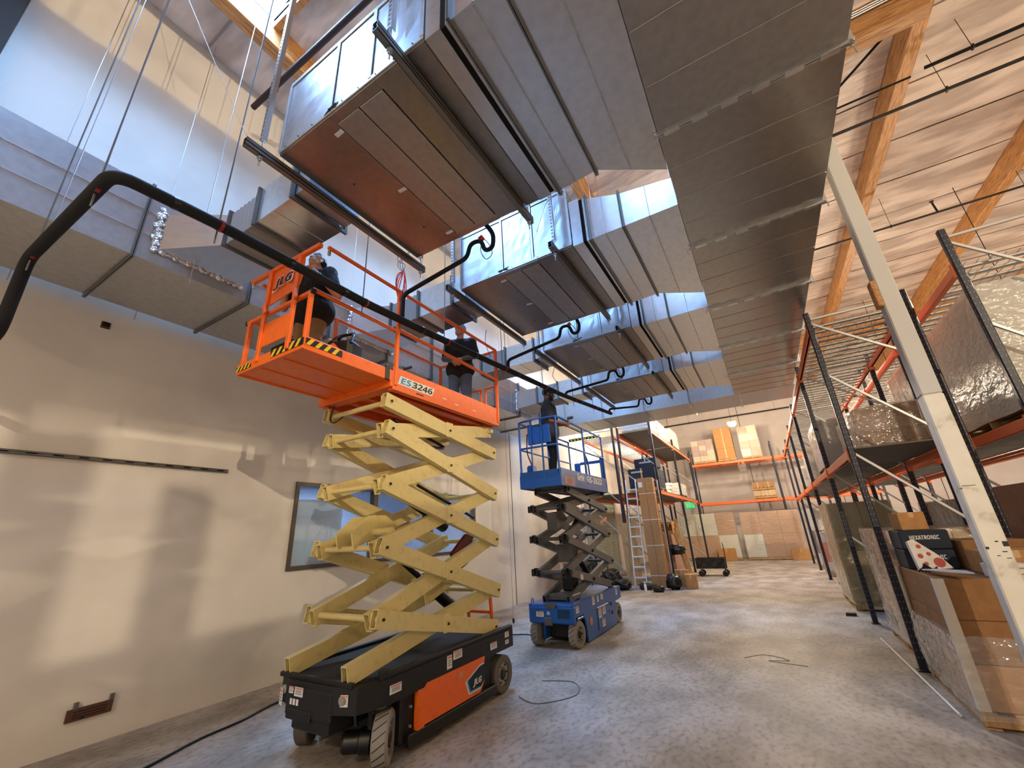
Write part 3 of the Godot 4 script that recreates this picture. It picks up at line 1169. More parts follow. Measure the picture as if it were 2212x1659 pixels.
# ------------------------------------------------------------------ drain pipes
func pipes() -> void:
	var t := thing("drain_pipe", "long black foam covered drain pipe with an elbow, hung on rods", "pipe")
	beg()
	var main := [Vector3(-3.1, 4.08, -0.467), Vector3(-3.1, 4.11, -1.09), Vector3(-3.1, 4.115, -2.46), Vector3(-3.1, 4.2, -4.0), Vector3(-3.1, 4.29, -5.33), Vector3(-3.06, 4.39, -7.3), Vector3(-3.0, 4.66, -10.35)]
	var wp := [Vector3(-5.4, 3.4, -0.44), Vector3(-4.72, 3.45, -0.44), Vector3(-4.68, 4.08, -0.43), Vector3(-3.1, 4.08, -0.467)]
	tube(bend(wp + main.slice(1), 0.12, 6), 0.042, 14)
	fin("insulation", M["foam insulation"], t, "black foam sleeve")
	for z: float in [-0.8, -1.65, -2.2, -3.3, -4.4, -5.6, -7.0, -8.3]:
		beg()
		var p := along(main, z)
		cyl(p + Vector3(0, -0.004, 0.02), p + Vector3(0, 0.003, -0.02), 0.0445, 14)
		fin("tape_band", M["plastic black"], t)
	var rods := [[-4.55, -0.435, "at the wall end of the elbow run"], [-3.3, -0.46, "beside the elbow"], [-3.1, -1.09, "before the first air handler"], [-3.1, -2.46, "over the man in khaki trousers"], [-3.1, -3.77, "between the first two air handlers"], [-3.1, -5.2, "behind the second man"], [-3.08, -6.6, "before the man in the cap"], [-3.05, -8.0, "beyond the man in the cap"], [-3.03, -9.2, "near the end of the drain pipe"]]
	for r in rods:
		var p := Vector3(r[0], 4.08, r[1]) if r[1] > -0.47 else along(main, r[1])
		var h := thing("pipe_hanger", "rod with red clip on the drain pipe, " + r[2], "hanger", p, 0, "drain pipe hangers")
		beg()
		cyl(Vector3(-0.05, -0.14, 0), Vector3(-0.05, 9.72 - p.y, 0), 0.006, 6)
		fin("threaded_rod", M["strut steel"], h)
		beg()
		cyl(Vector3(0, 0, 0.011), Vector3(0, 0, -0.011), 0.047, 12)
		bx(Vector3(-0.05, 0.0, 0), Vector3(0.02, 0.03, 0.022))
		fin("clip", M["red clip"], h)
	# a trap and run for each air handler
	for i in 4:
		var z: float = UNIT_Z[i] - 1.72
		var d := thing("trap_pipe", "black foam covered drain trap and run from the air handler " + NTH[i], "pipe", Vector3.ZERO, 0, "drain traps")
		var e: Array = [[-2.97, 4.48], [-5.3, 4.46], [-7.52, 4.5], [-10.25, 4.76]][i]
		var f := along(main, e[0])
		beg()
		var q := [Vector3(-2.1, 5.2, z - 0.03), Vector3(-2.1, 5.2, z - 0.18), Vector3(-2.03, 5.06, z - 0.22), Vector3(-2.06, 4.9, z - 0.24), Vector3(-2.17, 4.9, z - 0.24), Vector3(-2.22, 5.08, z - 0.24), Vector3(-2.36, 5.08, z - 0.22), Vector3(-2.4, 4.88, z - 0.2), Vector3(f.x, e[1], f.z), f]
		tube(bend(q, 0.07, 4), 0.026, 10)
		fin("insulation", M["foam insulation"], d)
		beg()
		tube(curve([Vector3(-2.2, 5.12, z - 0.26), Vector3(-2.27, 5.0, z - 0.3), Vector3(-2.2, 4.84, z - 0.3), Vector3(-2.1, 4.86, z - 0.28), Vector3(-2.13, 5.0, z - 0.27), Vector3(-2.22, 5.14, z - 0.26)]), 0.005, 5)
		fin("tie_wire", M["cable grey"], d)
		beg()
		cyl(Vector3(-2.24, 5.09, z - 0.24), Vector3(-2.19, 5.11, z - 0.24), 0.034, 10)
		fin("copper_band", M["cable orange"], d)
	# loose wires
	cable("loose_wire", "thin grey control wire dangling from the third air handler", [Vector3(-3.0, 4.95, -7.0), Vector3(-3.06, 4.7, -6.95), Vector3(-2.98, 4.5, -6.9), Vector3(-3.08, 4.35, -6.85), Vector3(-3.0, 4.2, -6.8), Vector3(-3.05, 4.05, -6.8)], 0.005, "cable grey", "wire")
	cable("loose_wire", "grey control wire hanging behind the second man", [Vector3(-3.3, 4.95, -5.0), Vector3(-3.36, 4.75, -5.05), Vector3(-3.3, 4.5, -5.1)], 0.005, "cable grey", "wire")
	var c := thing("cable_coil", "coil of orange cable hanging by the first air handler strut", "cable", Vector3(-3.2, 4.72, -3.05))
	for k in 4:
		beg()
		var pts := []
		for j in 25:
			var a := TAU * j / 24.0
			pts.append(Vector3(cos(a) * (0.05 + 0.006 * k), 0.2 * sin(a) - 0.02 * k, 0.012 * k + 0.02 * sin(a * 2 + k)))
		tube(pts, 0.006, 6)
		fin("loop", M["cable orange"], c)
	for k in 4:
		beg()
		tube(curve([Vector3(0, 0.15, 0), Vector3(0.02 - 0.02 * k, 0.26, 0.02 * k), Vector3(0.06 * k - 0.1, 0.36 + 0.02 * k, 0), Vector3(0.05 * k - 0.05, 0.42 - 0.05 * k, 0.05)]), 0.0035, 5)
		fin("tail", M["cable grey"], c)


func along(pts: Array, z: float) -> Vector3:
	for i in pts.size() - 1:
		if z <= pts[i].z and z >= pts[i + 1].z:
			return pts[i].lerp(pts[i + 1], (z - pts[i].z) / (pts[i + 1].z - pts[i].z))
	return pts[-1]


# ------------------------------------------------------------------ orange scissor lift
func sq(t: Node, called: String, m: String, pts: Array, w := 0.035) -> MeshInstance3D:
	beg()
	for i in pts.size() - 1:
		cbar(pts[i], pts[i + 1], w, w, 0.006)
		if i > 0: cbx(pts[i], Vector3(w, w, w) * 1.03, 0.006)
	return fin(called, M[m], t)


func wheel(t: Node, c: Vector3, turn: float, r: float, w: float, out: float, tyre: String) -> void:
	var ax := Basis(Vector3.UP, turn) * Vector3(out, 0, 0)
	beg()
	lathe([Vector2(r * 0.62, -w / 2), Vector2(r * 0.93, -w / 2), Vector2(r, -w * 0.4), Vector2(r, w * 0.4), Vector2(r * 0.93, w / 2), Vector2(r * 0.62, w / 2), Vector2(r * 0.62, -w / 2)], c, ax, 32)
	var o := fin("wheel", M[tyre], t, "solid grey wheel")
	beg()
	lathe([Vector2(0.001, w * 0.36), Vector2(r * 0.34, w * 0.36), Vector2(r * 0.36, w * 0.3), Vector2(r * 0.62, w * 0.28), Vector2(r * 0.62, -w * 0.4), Vector2(0.001, -w * 0.4)], c, ax, 28)
	fin("rim", M["rim cream"], o)
	beg()
	lathe([Vector2(0.001, w * 0.5), Vector2(r * 0.2, w * 0.5), Vector2(r * 0.32, w * 0.38), Vector2(r * 0.33, w * 0.2)], c, ax, 18)
	fin("hub", M["hub dark"], o)
	var f := frame_of(Vector3.ZERO, ax)
	for k in 6:
		beg()
		var a := TAU * k / 6
		var p := c + (f.x * cos(a) + f.y * sin(a)) * r * 0.48 + ax * w * 0.28
		cyl(p, p + ax * 0.014, 0.011, 6)
		fin("wheel_nut", M["hub dark"], o)


func tread(t: Node, c: Vector3, turn: float, r: float, w: float) -> void:
	# cracks and grooves moulded over the tyre
	var B := Basis(Vector3.UP, turn)
	for k in 18:
		beg()
		var a := TAU * k / 18.0
		for s: float in [-1.0, 1.0]:
			var p := func(u: float, aa: float) -> Vector3: return c + B * Vector3(u * w * 0.5, sin(aa) * (r + 0.0015), cos(aa) * (r + 0.0015))
			bar(p.call(0.0, a), p.call(s * 0.8, a + 0.16 * s), 0.006, 0.004, B * Vector3(0, sin(a), cos(a)))
		fin("tread_groove", M["hub dark"], t)


func decal(t: Node, called: String, at: Vector3, right: Vector3, up: Vector3, w: float, h: float, m: String, label := "") -> MeshInstance3D:
	beg()
	var n := right.cross(up).normalized()
	bx(at, Vector3(w, h, 0.004), Basis(right, up, n))
	return fin(called, M[m], t, label)


func safety_sticker(t: Node, at: Vector3, right: Vector3, up: Vector3, w: float, h: float) -> void:
	var n := right.cross(up).normalized()
	var o := decal(t, "safety_sticker", at, right, up, w, h, "decal white", "white safety sticker")
	decal(o, "sticker_band", at + up * h * 0.36 + n * 0.002, right, up, w * 0.92, h * 0.2, "decal pink")
	for k in 3:
		decal(o, "print_line", at + up * h * (0.12 - 0.17 * k) + n * 0.002, right, up, w * 0.7, h * 0.05, "cable grey")


func arm(t: Node, a: Vector3, b: Vector3, w: float, h: float, m: String, ext := 0.07) -> MeshInstance3D:
	var d := (b - a).normalized()
	beg()
	rhs(a - d * ext, b + d * ext, w, h, 0.009)
	return fin("scissor_arm", M[m], t)


func bolt(t: Node, at: Vector3, dir: Vector3, r: float) -> void:
	beg()
	cyl(at, at + dir * 0.012, r * 1.7, 14)
	fin("washer", M["cream enamel"] if t.get_meta("kindred", "") == "" else M["grey enamel"], t)
	beg()
	cyl(at, at + dir * 0.024, r, 6)
	fin("bolt", M["hub dark"], t)


func orange_lift() -> void:
	var t := thing("scissor_lift", "raised orange scissor lift with cream arms on a black wheeled chassis", "scissor lift", Vector3(-3.82, 0, -4.0))
	# chassis
	beg()
	var outline := [Vector2(-0.6, -1.28), Vector2(0.6, -1.28), Vector2(0.6, 0.92), Vector2(0.52, 1.14), Vector2(0.3, 1.22), Vector2(-0.3, 1.22), Vector2(-0.52, 1.14), Vector2(-0.6, 0.92)]
	var flip := Transform3D(Basis(Vector3(1, 0, 0), Vector3(0, 0, 1), Vector3(0, -1, 0)), Vector3(0, 0.655, 0))
	prism(outline, flip, 0.2)
	fin("deck_ring", M["chassis black"], t)
	beg()
	var inner := []
	for p: Vector2 in outline: inner.append(p * Vector2(0.86, 0.92))
	prism(inner, Transform3D(flip.basis, Vector3(0, 0.665, 0)), 0.012)
	fin("chassis_top", M["chassis top"], t, "dusty black chassis top")
	beg()
	for s: float in [-1.0, 1.0]:
		cbar(Vector3(s * 0.57, 0.675, 0.95), Vector3(s * 0.57, 0.675, -1.28), 0.06, 0.04, 0.008)
	cbar(Vector3(-0.5, 0.67, 1.17), Vector3(0.5, 0.67, 1.17), 0.05, 0.04, 0.008)
	fin("rim_rail", M["chassis black"], t)
	beg()
	cbx(Vector3(0, 0.27, -0.1), Vector3(1.1, 0.4, 1.5), 0.02)
	cbx(Vector3(0, 0.38, 0.85), Vector3(0.5, 0.2, 0.7), 0.02)
	cbx(Vector3(0, 0.38, -1.05), Vector3(0.7, 0.24, 0.45), 0.02)
	fin("belly", M["chassis black"], t)
	for s: float in [-1.0, 1.0]:
		beg()
		cbx(Vector3(s * 0.58, 0.1, -0.13), Vector3(0.06, 0.1, 1.46), 0.01)
		fin("skirt", M["chassis black"], t)
	# fascia
	beg()
	cbx(Vector3(0, 0.5, 1.21), Vector3(0.62, 0.22, 0.05), 0.015)
	cbx(Vector3(-0.1, 0.41, 1.235), Vector3(0.34, 0.08, 0.03), 0.01)
	fin("front_fascia", M["chassis black"], t)
	for q in [[-0.4, 0.45], [0.4, 0.45]]:
		beg()
		cyl(Vector3(q[0], 0.56, 1.165), Vector3(q[0], 0.56, 1.2), 0.035, 12)
		fin("tie_down_ring", M["rim cream"], t)
	safety_sticker(t, Vector3(-0.43, 0.5, 1.2), Vector3(0.95, 0, 0.3).normalized(), Vector3.UP, 0.08, 0.13)
	safety_sticker(t, Vector3(-0.23, 0.585, 1.24), Vector3.RIGHT, Vector3.UP, 0.06, 0.05)
	safety_sticker(t, Vector3(-0.12, 0.58, 1.24), Vector3.RIGHT, Vector3.UP, 0.12, 0.07)
	for k in 3: decal(t, "switch_label", Vector3(-0.22 + 0.045 * k, 0.5, 1.238), Vector3.RIGHT, Vector3.UP, 0.03, 0.045, "decal white")
	safety_sticker(t, Vector3(0.42, 0.56, 1.185), Vector3(0.92, 0, -0.35).normalized(), Vector3.UP, 0.07, 0.085)
	var R := Vector3(0, 0, -1)
	safety_sticker(t, Vector3(0.603, 0.56, 0.78), R, Vector3.UP, 0.14, 0.07)
	safety_sticker(t, Vector3(0.603, 0.58, 0.02), R, Vector3.UP, 0.08, 0.12)
	safety_sticker(t, Vector3(0.603, 0.62, -0.12), R, Vector3.UP, 0.15, 0.08)
	safety_sticker(t, Vector3(0.603, 0.55, -0.82), R, Vector3.UP, 0.14, 0.07)
	safety_sticker(t, Vector3(0.603, 0.61, -1.13), R, Vector3.UP, 0.09, 0.06)
	safety_sticker(t, Vector3(0.603, 0.53, -1.13), R, Vector3.UP, 0.08, 0.045)
	beg()
	cyl(Vector3(0.55, 0.69, 0.88), Vector3(0.55, 0.72, 0.88), 0.05, 14)
	fin("grease_cap", M["chassis top"], t)
	# side tray door
	beg()
	var door := [Vector2(-0.49, 0.15), Vector2(-0.4, 0.15), Vector2(-0.4, 0.165), Vector2(0.52, 0.165), Vector2(0.6, 0.25), Vector2(0.6, 0.42), Vector2(0.62, 0.49), Vector2(-0.36, 0.49), Vector2(-0.4, 0.46), Vector2(-0.49, 0.46)]
	prism(door, Transform3D(Basis(R, Vector3.UP, Vector3.RIGHT), Vector3(0.56, 0, 0)), 0.05)
	var dr := fin("tray_door", M["orange enamel"], t, "bright orange side tray door")
	var xf := Transform3D(Basis(R, Vector3.UP, Vector3.RIGHT), Vector3(0.606, 0, 0))
	beg()
	prism([Vector2(0.24, 0.33), Vector2(0.3, 0.2), Vector2(0.52, 0.2), Vector2(0.6, 0.27), Vector2(0.6, 0.43), Vector2(0.52, 0.43)], xf, 0.006)
	fin("door_emblem_border", M["decal white"], dr)
	beg()
	prism([Vector2(0.265, 0.33), Vector2(0.315, 0.215), Vector2(0.52, 0.215), Vector2(0.6, 0.27), Vector2(0.6, 0.42), Vector2(0.52, 0.42)], xf, 0.009)
	fin("door_emblem_stripe", M["decal blue"], dr)
	beg()
	prism([Vector2(0.29, 0.33), Vector2(0.335, 0.23), Vector2(0.52, 0.225), Vector2(0.6, 0.27), Vector2(0.6, 0.42), Vector2(0.5, 0.41)], xf, 0.012)
	fin("door_emblem_field", M["decal black"], dr)
	letters("door_lettering", "JLG", 0.07, Vector3(0.622, 0.285, -0.45), R, Vector3.UP, M["decal white"], dr, 0.15, 0.25)
	decal(dr, "door_sticker", Vector3(0.612, 0.42, -0.16), R, Vector3.UP, 0.06, 0.05, "decal pink")
	for y: float in [0.2, 0.35]:
		beg()
		cyl(Vector3(0.555, y, 0.55), Vector3(0.58, y, 0.55), 0.012, 8)
		fin("hinge_bolt", M["bright zinc"], t)
	# wheels
	wheel(t, Vector3(0.52, 0.205, 0.82), 0.6, 0.205, 0.13, 1.0, "tyre pale")
	tread(t, Vector3(0.52, 0.205, 0.82), 0.6, 0.205, 0.13)
	wheel(t, Vector3(-0.52, 0.205, 0.82), 0.6, 0.205, 0.13, -1.0, "tyre grey")
	wheel(t, Vector3(0.53, 0.2, -1.05), 0, 0.2, 0.13, 1.0, "tyre grey")
	wheel(t, Vector3(-0.53, 0.2, -1.05), 0, 0.2, 0.13, -1.0, "tyre grey")
	for s: float in [-1.0, 1.0]:
		# steering knuckle, drive motor and hose inside each front wheel
		beg()
		cbx(Vector3(s * 0.4, 0.42, 0.84), Vector3(0.24, 0.03, 0.22), 0.008)
		cbx(Vector3(s * 0.44, 0.3, 0.84), Vector3(0.05, 0.25, 0.16), 0.01)
		fin("steering_knuckle", M["chassis top"], t)
		beg()
		lathe([Vector2(0.001, -0.02), Vector2(0.075, -0.02), Vector2(0.085, 0.0), Vector2(0.085, 0.12), Vector2(0.1, 0.13), Vector2(0.1, 0.22)], Vector3(s * 0.52, 0.19, 0.82) - s * Vector3(0.825, 0, -0.565) * 0.32, s * Vector3(0.825, 0.0, -0.565), 18)
		fin("drive_motor", M["hydraulic black"], t)
		beg()
		tube(curve([Vector3(s * 0.28, 0.28, 0.92), Vector3(s * 0.24, 0.4, 0.93), Vector3(s * 0.12, 0.41, 0.92), Vector3(s * 0.1, 0.32, 0.9)]), 0.022, 8)
		fin("hose", M["hydraulic black"], t)
	beg()
	lathe([Vector2(0.09, -0.03), Vector2(0.1, -0.025), Vector2(0.1, 0.025), Vector2(0.09, 0.03)], Vector3(0.46, 0.46, 0.86), Vector3.UP, 20)
	fin("steering_bush", M["cream enamel"], t)
	# scissor stack
	var yF := [0.74, 1.12, 1.745, 2.355, 2.94, 3.24]
	var yR := [0.72, 1.13, 1.755, 2.365, 2.945, 3.27]
	var zF := [1.12, 0.91, 0.91, 0.91, 0.91, 0.95]
	var zR := [-0.98, -1.07, -1.07, -1.07, -1.07, -1.07]
	for k in 5:
		for s: float in [-1.0, 1.0]:
			var a1 := Vector3(s * 0.49, yF[k + 1], zF[k + 1])
			var b1 := Vector3(s * 0.49, yR[k], zR[k])
			var o := arm(t, a1, b1, 0.078, 0.16, "cream enamel")
			var a2 := Vector3(s * 0.405, yF[k], zF[k])
			var b2 := Vector3(s * 0.405, yR[k + 1], zR[k + 1])
			arm(t, a2, b2, 0.078, 0.16, "cream enamel")
			var x := s * 0.528
			for p: Vector3 in [a1, b1, (a1 + b1) * 0.5]:
				bolt(o, Vector3(x, p.y, p.z), Vector3(s, 0, 0), 0.015)
			if s > 0:
				beg()
				var c := (a1 + b1) * 0.5
				cbx(Vector3(x + 0.003, c.y + 0.01, c.z), Vector3(0.008, 0.19, 0.13), 0.004)
				fin("pivot_plate", M["cream enamel"], o)
		for e in [[zF[k + 1], yF[k + 1]], [zR[k + 1], yR[k + 1]]]:
			beg()
			cyl(Vector3(-0.52, e[1], e[0]), Vector3(0.52, e[1], e[0]), 0.03, 12)
			fin("cross_tube", M["cream enamel"], t)
			for x: float in [-0.447, 0.447]:
				beg()
				cbx(Vector3(x, e[1], e[0] + 0.02), Vector3(0.02, 0.14, 0.1), 0.01)
				fin("pin_lug", M["cream enamel"], t)
	# cylinder mount brackets between the arms
	for q in [[0.12, 1.83, 0.9, 0.5], [-0.12, 1.83, 0.9, 0.5], [0.12, 1.16, -0.2, 0.0], [-0.12, 1.16, -0.2, 0.0]]:
		beg()
		prism([Vector2(-0.35, -0.05), Vector2(0.3, 0.0), Vector2(0.12, 0.17), Vector2(-0.1, 0.22), Vector2(-0.35, 0.1)], Transform3D(Basis(Vector3(0, 0.25, -1).normalized(), Vector3(0, 1, 0.25).normalized(), Vector3.RIGHT), Vector3(q[0], q[1] + 0.05, q[2] - 0.25)), 0.02)
		fin("cylinder_bracket", M["cream enamel"], t)
	beg()
	cyl(Vector3(-0.4, 1.9, 0.72), Vector3(0.4, 1.9, 0.72), 0.04, 12)
	cyl(Vector3(-0.4, 1.3, -0.45), Vector3(0.4, 1.3, -0.45), 0.04, 12)
	fin("torque_tube", M["cream enamel"], t)
	for q in [[Vector3(0.0, 0.98, -0.75), Vector3(0, 1.34, -0.2), Vector3(0, 1.86, 0.6)], [Vector3(0.0, 1.95, -0.6), Vector3(0, 2.1, -0.25), Vector3(0, 2.36, 0.35)]]:
		beg()
		cyl(q[0], q[1], 0.075, 16)
		var o := fin("hydraulic_cylinder", M["hydraulic black"], t)
		beg()
		cyl(q[1], q[2], 0.035, 12)
		fin("piston_rod", M["hydraulic black"], o)
	for q in [[Vector3(0.25, 2.42, 0.2), Vector3(0.28, 2.05, -0.9)], [Vector3(0.2, 1.7, 0.5), Vector3(0.25, 1.42, -0.45), Vector3(0.3, 1.6, -0.9)], [Vector3(0.1, 3.2, 0.5), Vector3(0.1, 3.1, 0.0), Vector3(0.15, 2.98, -0.4), Vector3(0.3, 2.9, 0.1)]]:
		beg()
		tube(curve(q), 0.02, 8)
		fin("hose", M["hydraulic black"], t)
	beg()
	prism([Vector2(0, 0), Vector2(0.3, 0.22), Vector2(0.44, 0.18), Vector2(0.4, 0.1), Vector2(0.14, -0.08), Vector2(0.06, -0.2)], Transform3D(Basis(R, Vector3.UP, Vector3.RIGHT), Vector3(0.3, 1.62, -0.35)), 0.05)
	fin("safety_prop", M["dark red"], t, "dark red safety prop")
	# rear ladder
	for x: float in [-0.08, 0.3]:
		beg()
		cbar(Vector3(x, 0.3, -1.3), Vector3(x, 0.98 if x < 0 else 1.05, -1.22), 0.05, 0.03, 0.006)
		fin("ladder_rail", M["orange enamel"], t)
	for y: float in [0.45, 0.83]:
		beg()
		cbar(Vector3(-0.08, y, -1.26), Vector3(0.3, y, -1.26), 0.03, 0.04, 0.006)
		fin("rung", M["orange enamel"], t)
	# platform
	beg()
	span(Vector3(-0.56, 3.46, -1.13), Vector3(0.58, 3.5, 1.0))
	fin("deck", M["orange enamel"], t)
	for x: float in [-0.57, 0.59]:
		beg()
		cbx(Vector3(x, 3.485, -0.065), Vector3(0.025, 0.27, 2.13), 0.005)
		cbx(Vector3(x - signf(x) * 0.03, 3.36, -0.065), Vector3(0.07, 0.02, 2.13), 0.005)
		fin("side_wall", M["orange enamel"], t)
	for x: float in [-0.3, 0.0, 0.3]:
		beg()
		cbx(Vector3(x, 3.43, -0.065), Vector3(0.05, 0.06, 2.1), 0.005)
		fin("deck_joist", M["orange enamel"], t)
	beg()
	cbx(Vector3(-0.02, 3.43, 1.01), Vector3(1.24, 0.1, 0.05), 0.008)
	cbx(Vector3(-0.02, 3.39, 0.94), Vector3(1.2, 0.02, 0.12), 0.006)
	fin("front_crossmember", M["orange enamel"], t)
	beg()
	cbx(Vector3(0.01, 3.48, -1.14), Vector3(1.17, 0.26, 0.025), 0.005)
	fin("rear_wall", M["orange enamel"], t)
	# roll-out extension
	beg()
	span(Vector3(-0.47, 3.455, 1.0), Vector3(0.58, 3.475, 2.05))
	fin("extension_deck", M["orange enamel"], t)
	for x: float in [-0.14, 0.24]:
		beg()
		cbx(Vector3(x, 3.45, 1.52), Vector3(0.012, 0.012, 1.0), 0.003)
		fin("deck_seam", M["orange enamel"], t)
	beg()
	cbx(Vector3(0.055, 3.5, 2.06), Vector3(1.09, 0.11, 0.02), 0.004)
	fin("extension_front", M["orange enamel"], t)
	for x: float in [-0.48, 0.59]:
		beg()
		cbx(Vector3(x, 3.505, 1.5), Vector3(0.02, 0.13, 1.12), 0.004)
		fin("extension_side", M["orange enamel"], t)
	# hazard stripes
	hazard(t, Vector3(0.35, 3.515, 2.073), Vector3.RIGHT, 0.5, 0.07)
	hazard(t, Vector3(-0.36, 3.495, 2.073), Vector3.RIGHT, 0.26, 0.05)
	hazard(t, Vector3(0.603, 3.52, 1.86), Vector3(0, 0, -1), 0.38, 0.065)
	# rails
	var yt := 4.6
	var ym := 4.09
	sq(t, "top_rail", "orange enamel", [Vector3(0.6, yt, 1.95), Vector3(0.6, yt, -1.13)])
	sq(t, "top_rail", "orange enamel", [Vector3(-0.55, yt, 1.95), Vector3(-0.55, yt, -1.15)])
	sq(t, "top_rail", "orange enamel", [Vector3(-0.55, yt, -1.15), Vector3(0.6, yt, -1.15)])
	sq(t, "mid_rail", "orange enamel", [Vector3(0.6, ym, 0.98), Vector3(0.6, ym, -1.13)])
	sq(t, "mid_rail", "orange enamel", [Vector3(-0.55, ym, 0.98), Vector3(-0.55, ym, -1.13)])
	sq(t, "mid_rail", "orange enamel", [Vector3(0.58, 4.07, 2.04), Vector3(0.58, 4.07, 1.0)])
	sq(t, "mid_rail", "orange enamel", [Vector3(-0.47, 4.07, 2.04), Vector3(-0.47, 4.07, 1.0)])
	for q in [[0.6, 0.97], [0.6, -1.12], [-0.55, 0.97], [-0.55, -1.14]]:
		sq(t, "rail_post", "orange enamel", [Vector3(q[0], 3.4, q[1]), Vector3(q[0], yt, q[1])], 0.042)
	for q in [[0.57, 4.06], [-0.45, 4.03]]:
		sq(t, "rail_post", "orange enamel", [Vector3(q[0], 3.5, 2.04), Vector3(q[0], q[1], 2.04)], 0.042)
	sq(t, "front_rail", "orange enamel", [Vector3(-0.49, 4.04, 2.04), Vector3(0.58, 4.04, 2.04)], 0.04)
	sq(t, "front_rail", "orange enamel", [Vector3(-0.53, 4.55, 2.06), Vector3(0.66, 4.53, 2.06)], 0.045)
	for e: float in [-0.5, 0.6]:
		beg()
		cbx(Vector3(e, 4.04, 2.04), Vector3(0.03, 0.05, 0.05), 0.006)
		fin("end_cap", M["plastic black"], t)
	for x: float in [-0.13, 0.36]:
		beg()
		cbx(Vector3(x, 4.02, 2.075), Vector3(0.055, 1.05, 0.03), 0.006)
		fin("panel_upright", M["orange enamel"], t)
	beg()
	prism([Vector2(-0.13, 4.16), Vector2(-0.1, 4.12), Vector2(0.1, 4.14), Vector2(0.3, 4.16), Vector2(0.38, 4.2), Vector2(0.41, 4.3), Vector2(0.41, 4.54), Vector2(-0.13, 4.54)], Transform3D(Basis.IDENTITY, Vector3(0, 0, 2.05)), 0.012)
	var pn := fin("sign_panel", M["orange enamel"], t)
	letters("sign_border", "JLG", 0.15, Vector3(0.145, 4.3, 2.091), Vector3.RIGHT, Vector3.UP, M["decal white"], pn, 0.32, 0.25)
	letters("sign_lettering", "JLG", 0.122, Vector3(0.145, 4.3, 2.095), Vector3.RIGHT, Vector3.UP, M["decal black"], pn, 0.28, 0.25)
	beg()
	cbx(Vector3(0.11, 3.78, 2.06), Vector3(0.46, 0.26, 0.012), 0.004)
	fin("kick_panel", M["orange enamel"], t)
	beg()
	cbx(Vector3(0.12, 3.6, 1.9), Vector3(0.36, 0.14, 0.22), 0.03)
	fin("battery_box", M["plastic black"], t)
	for q in [[-0.1, 4.06], [0.4, 4.06]]:
		beg()
		cbx(Vector3(q[0], q[1], 2.1), Vector3(0.05, 0.12, 0.03), 0.008, Basis(Vector3.BACK, 0.3))
		fin("latch", M["orange enamel"], t)
	for q in [Vector3(0.63, 4.52, 1.95), Vector3(-0.5, 4.5, 2.06)]:
		beg()
		cbx(q, Vector3(0.03, 0.07, 0.03), 0.008)
		fin("hinge", M["bright zinc"], t)
	# rear half gates
	sq(t, "gate", "orange enamel", [Vector3(0.12, 4.0, -1.15), Vector3(0.28, 4.0, -1.15), Vector3(0.28, 3.62, -1.15)], 0.03)
	sq(t, "gate", "orange enamel", [Vector3(0.6, 4.0, -1.15), Vector3(0.37, 4.0, -1.15), Vector3(0.37, 3.62, -1.15)], 0.03)
	beg()
	cbx(Vector3(0.6, 3.52, 1.09), Vector3(0.025, 0.17, 0.06), 0.006)
	fin("roller_bracket", M["plastic black"], t)
	beg()
	tube(curve([Vector3(-0.4, 3.36, 0.98), Vector3(-0.42, 3.2, 1.0), Vector3(-0.32, 3.14, 1.0), Vector3(-0.22, 3.28, 0.9)]), 0.008, 6)
	fin("hose", M["hydraulic black"], t)
	beg()
	bx(Vector3(0.35, 3.375, 0.05), Vector3(0.1, 0.02, 1.6))
	fin("slide_rail", M["orange enamel"], t)
	# model lettering on the side
	beg()
	prism([Vector2(-0.3, -0.05), Vector2(0.27, -0.05), Vector2(0.31, 0.055), Vector2(-0.26, 0.055)], Transform3D(Basis(R, Vector3.UP, Vector3.RIGHT), Vector3(0.6025, 3.48, 0.64)), 0.003)
	var sd := fin("model_decal", M["decal white"], t, "model decal with white border")
	letters("model_letters", "ES", 0.075, Vector3(0.607, 3.483, 0.81), R, Vector3.UP, M["decal blue"], sd, 0.15, 0.25)
	letters("model_letters", "3246", 0.075, Vector3(0.607, 3.483, 0.54), R, Vector3.UP, M["decal black"], sd, 0.34, 0.25)
	beg()
	bx(Vector3(0.604, 3.395, 0.58), Vector3(0.004, 0.014, 0.12))
	fin("part_label", M["plastic black"], t)
	for q in [[0.2, 3.46], [-0.05, 3.44], [-0.45, 3.45]]:
		beg()
		prism([Vector2(0, 0), Vector2(0.07, 0.006), Vector2(0.12, 0.0), Vector2(0.06, -0.008)], Transform3D(Basis(R, Vector3.UP, Vector3.RIGHT), Vector3(0.603, q[1], q[0])), 0.001)
		fin("paint_chip", M["decal white"], t)


func hazard(t: Node, at: Vector3, right: Vector3, w: float, h: float) -> void:
	var n := right.cross(Vector3.UP)
	var o := decal(t, "hazard_strip", at, right, Vector3.UP, w, h, "decal black", "yellow and black hazard strip")
	var k := -w * 0.5
	while k < w * 0.5 - h * 0.9:
		beg()
		prism([Vector2(k, -h * 0.5), Vector2(k + h * 0.6, -h * 0.5), Vector2(minf(k + h * 1.3, w * 0.5), h * 0.5), Vector2(minf(k + h * 0.7, w * 0.5 - 0.005), h * 0.5)], Transform3D(Basis(right, Vector3.UP, n), at + n * 0.002), 0.002)
		fin("stripe", M["hazard yellow"], o)
		k += h * 1.35


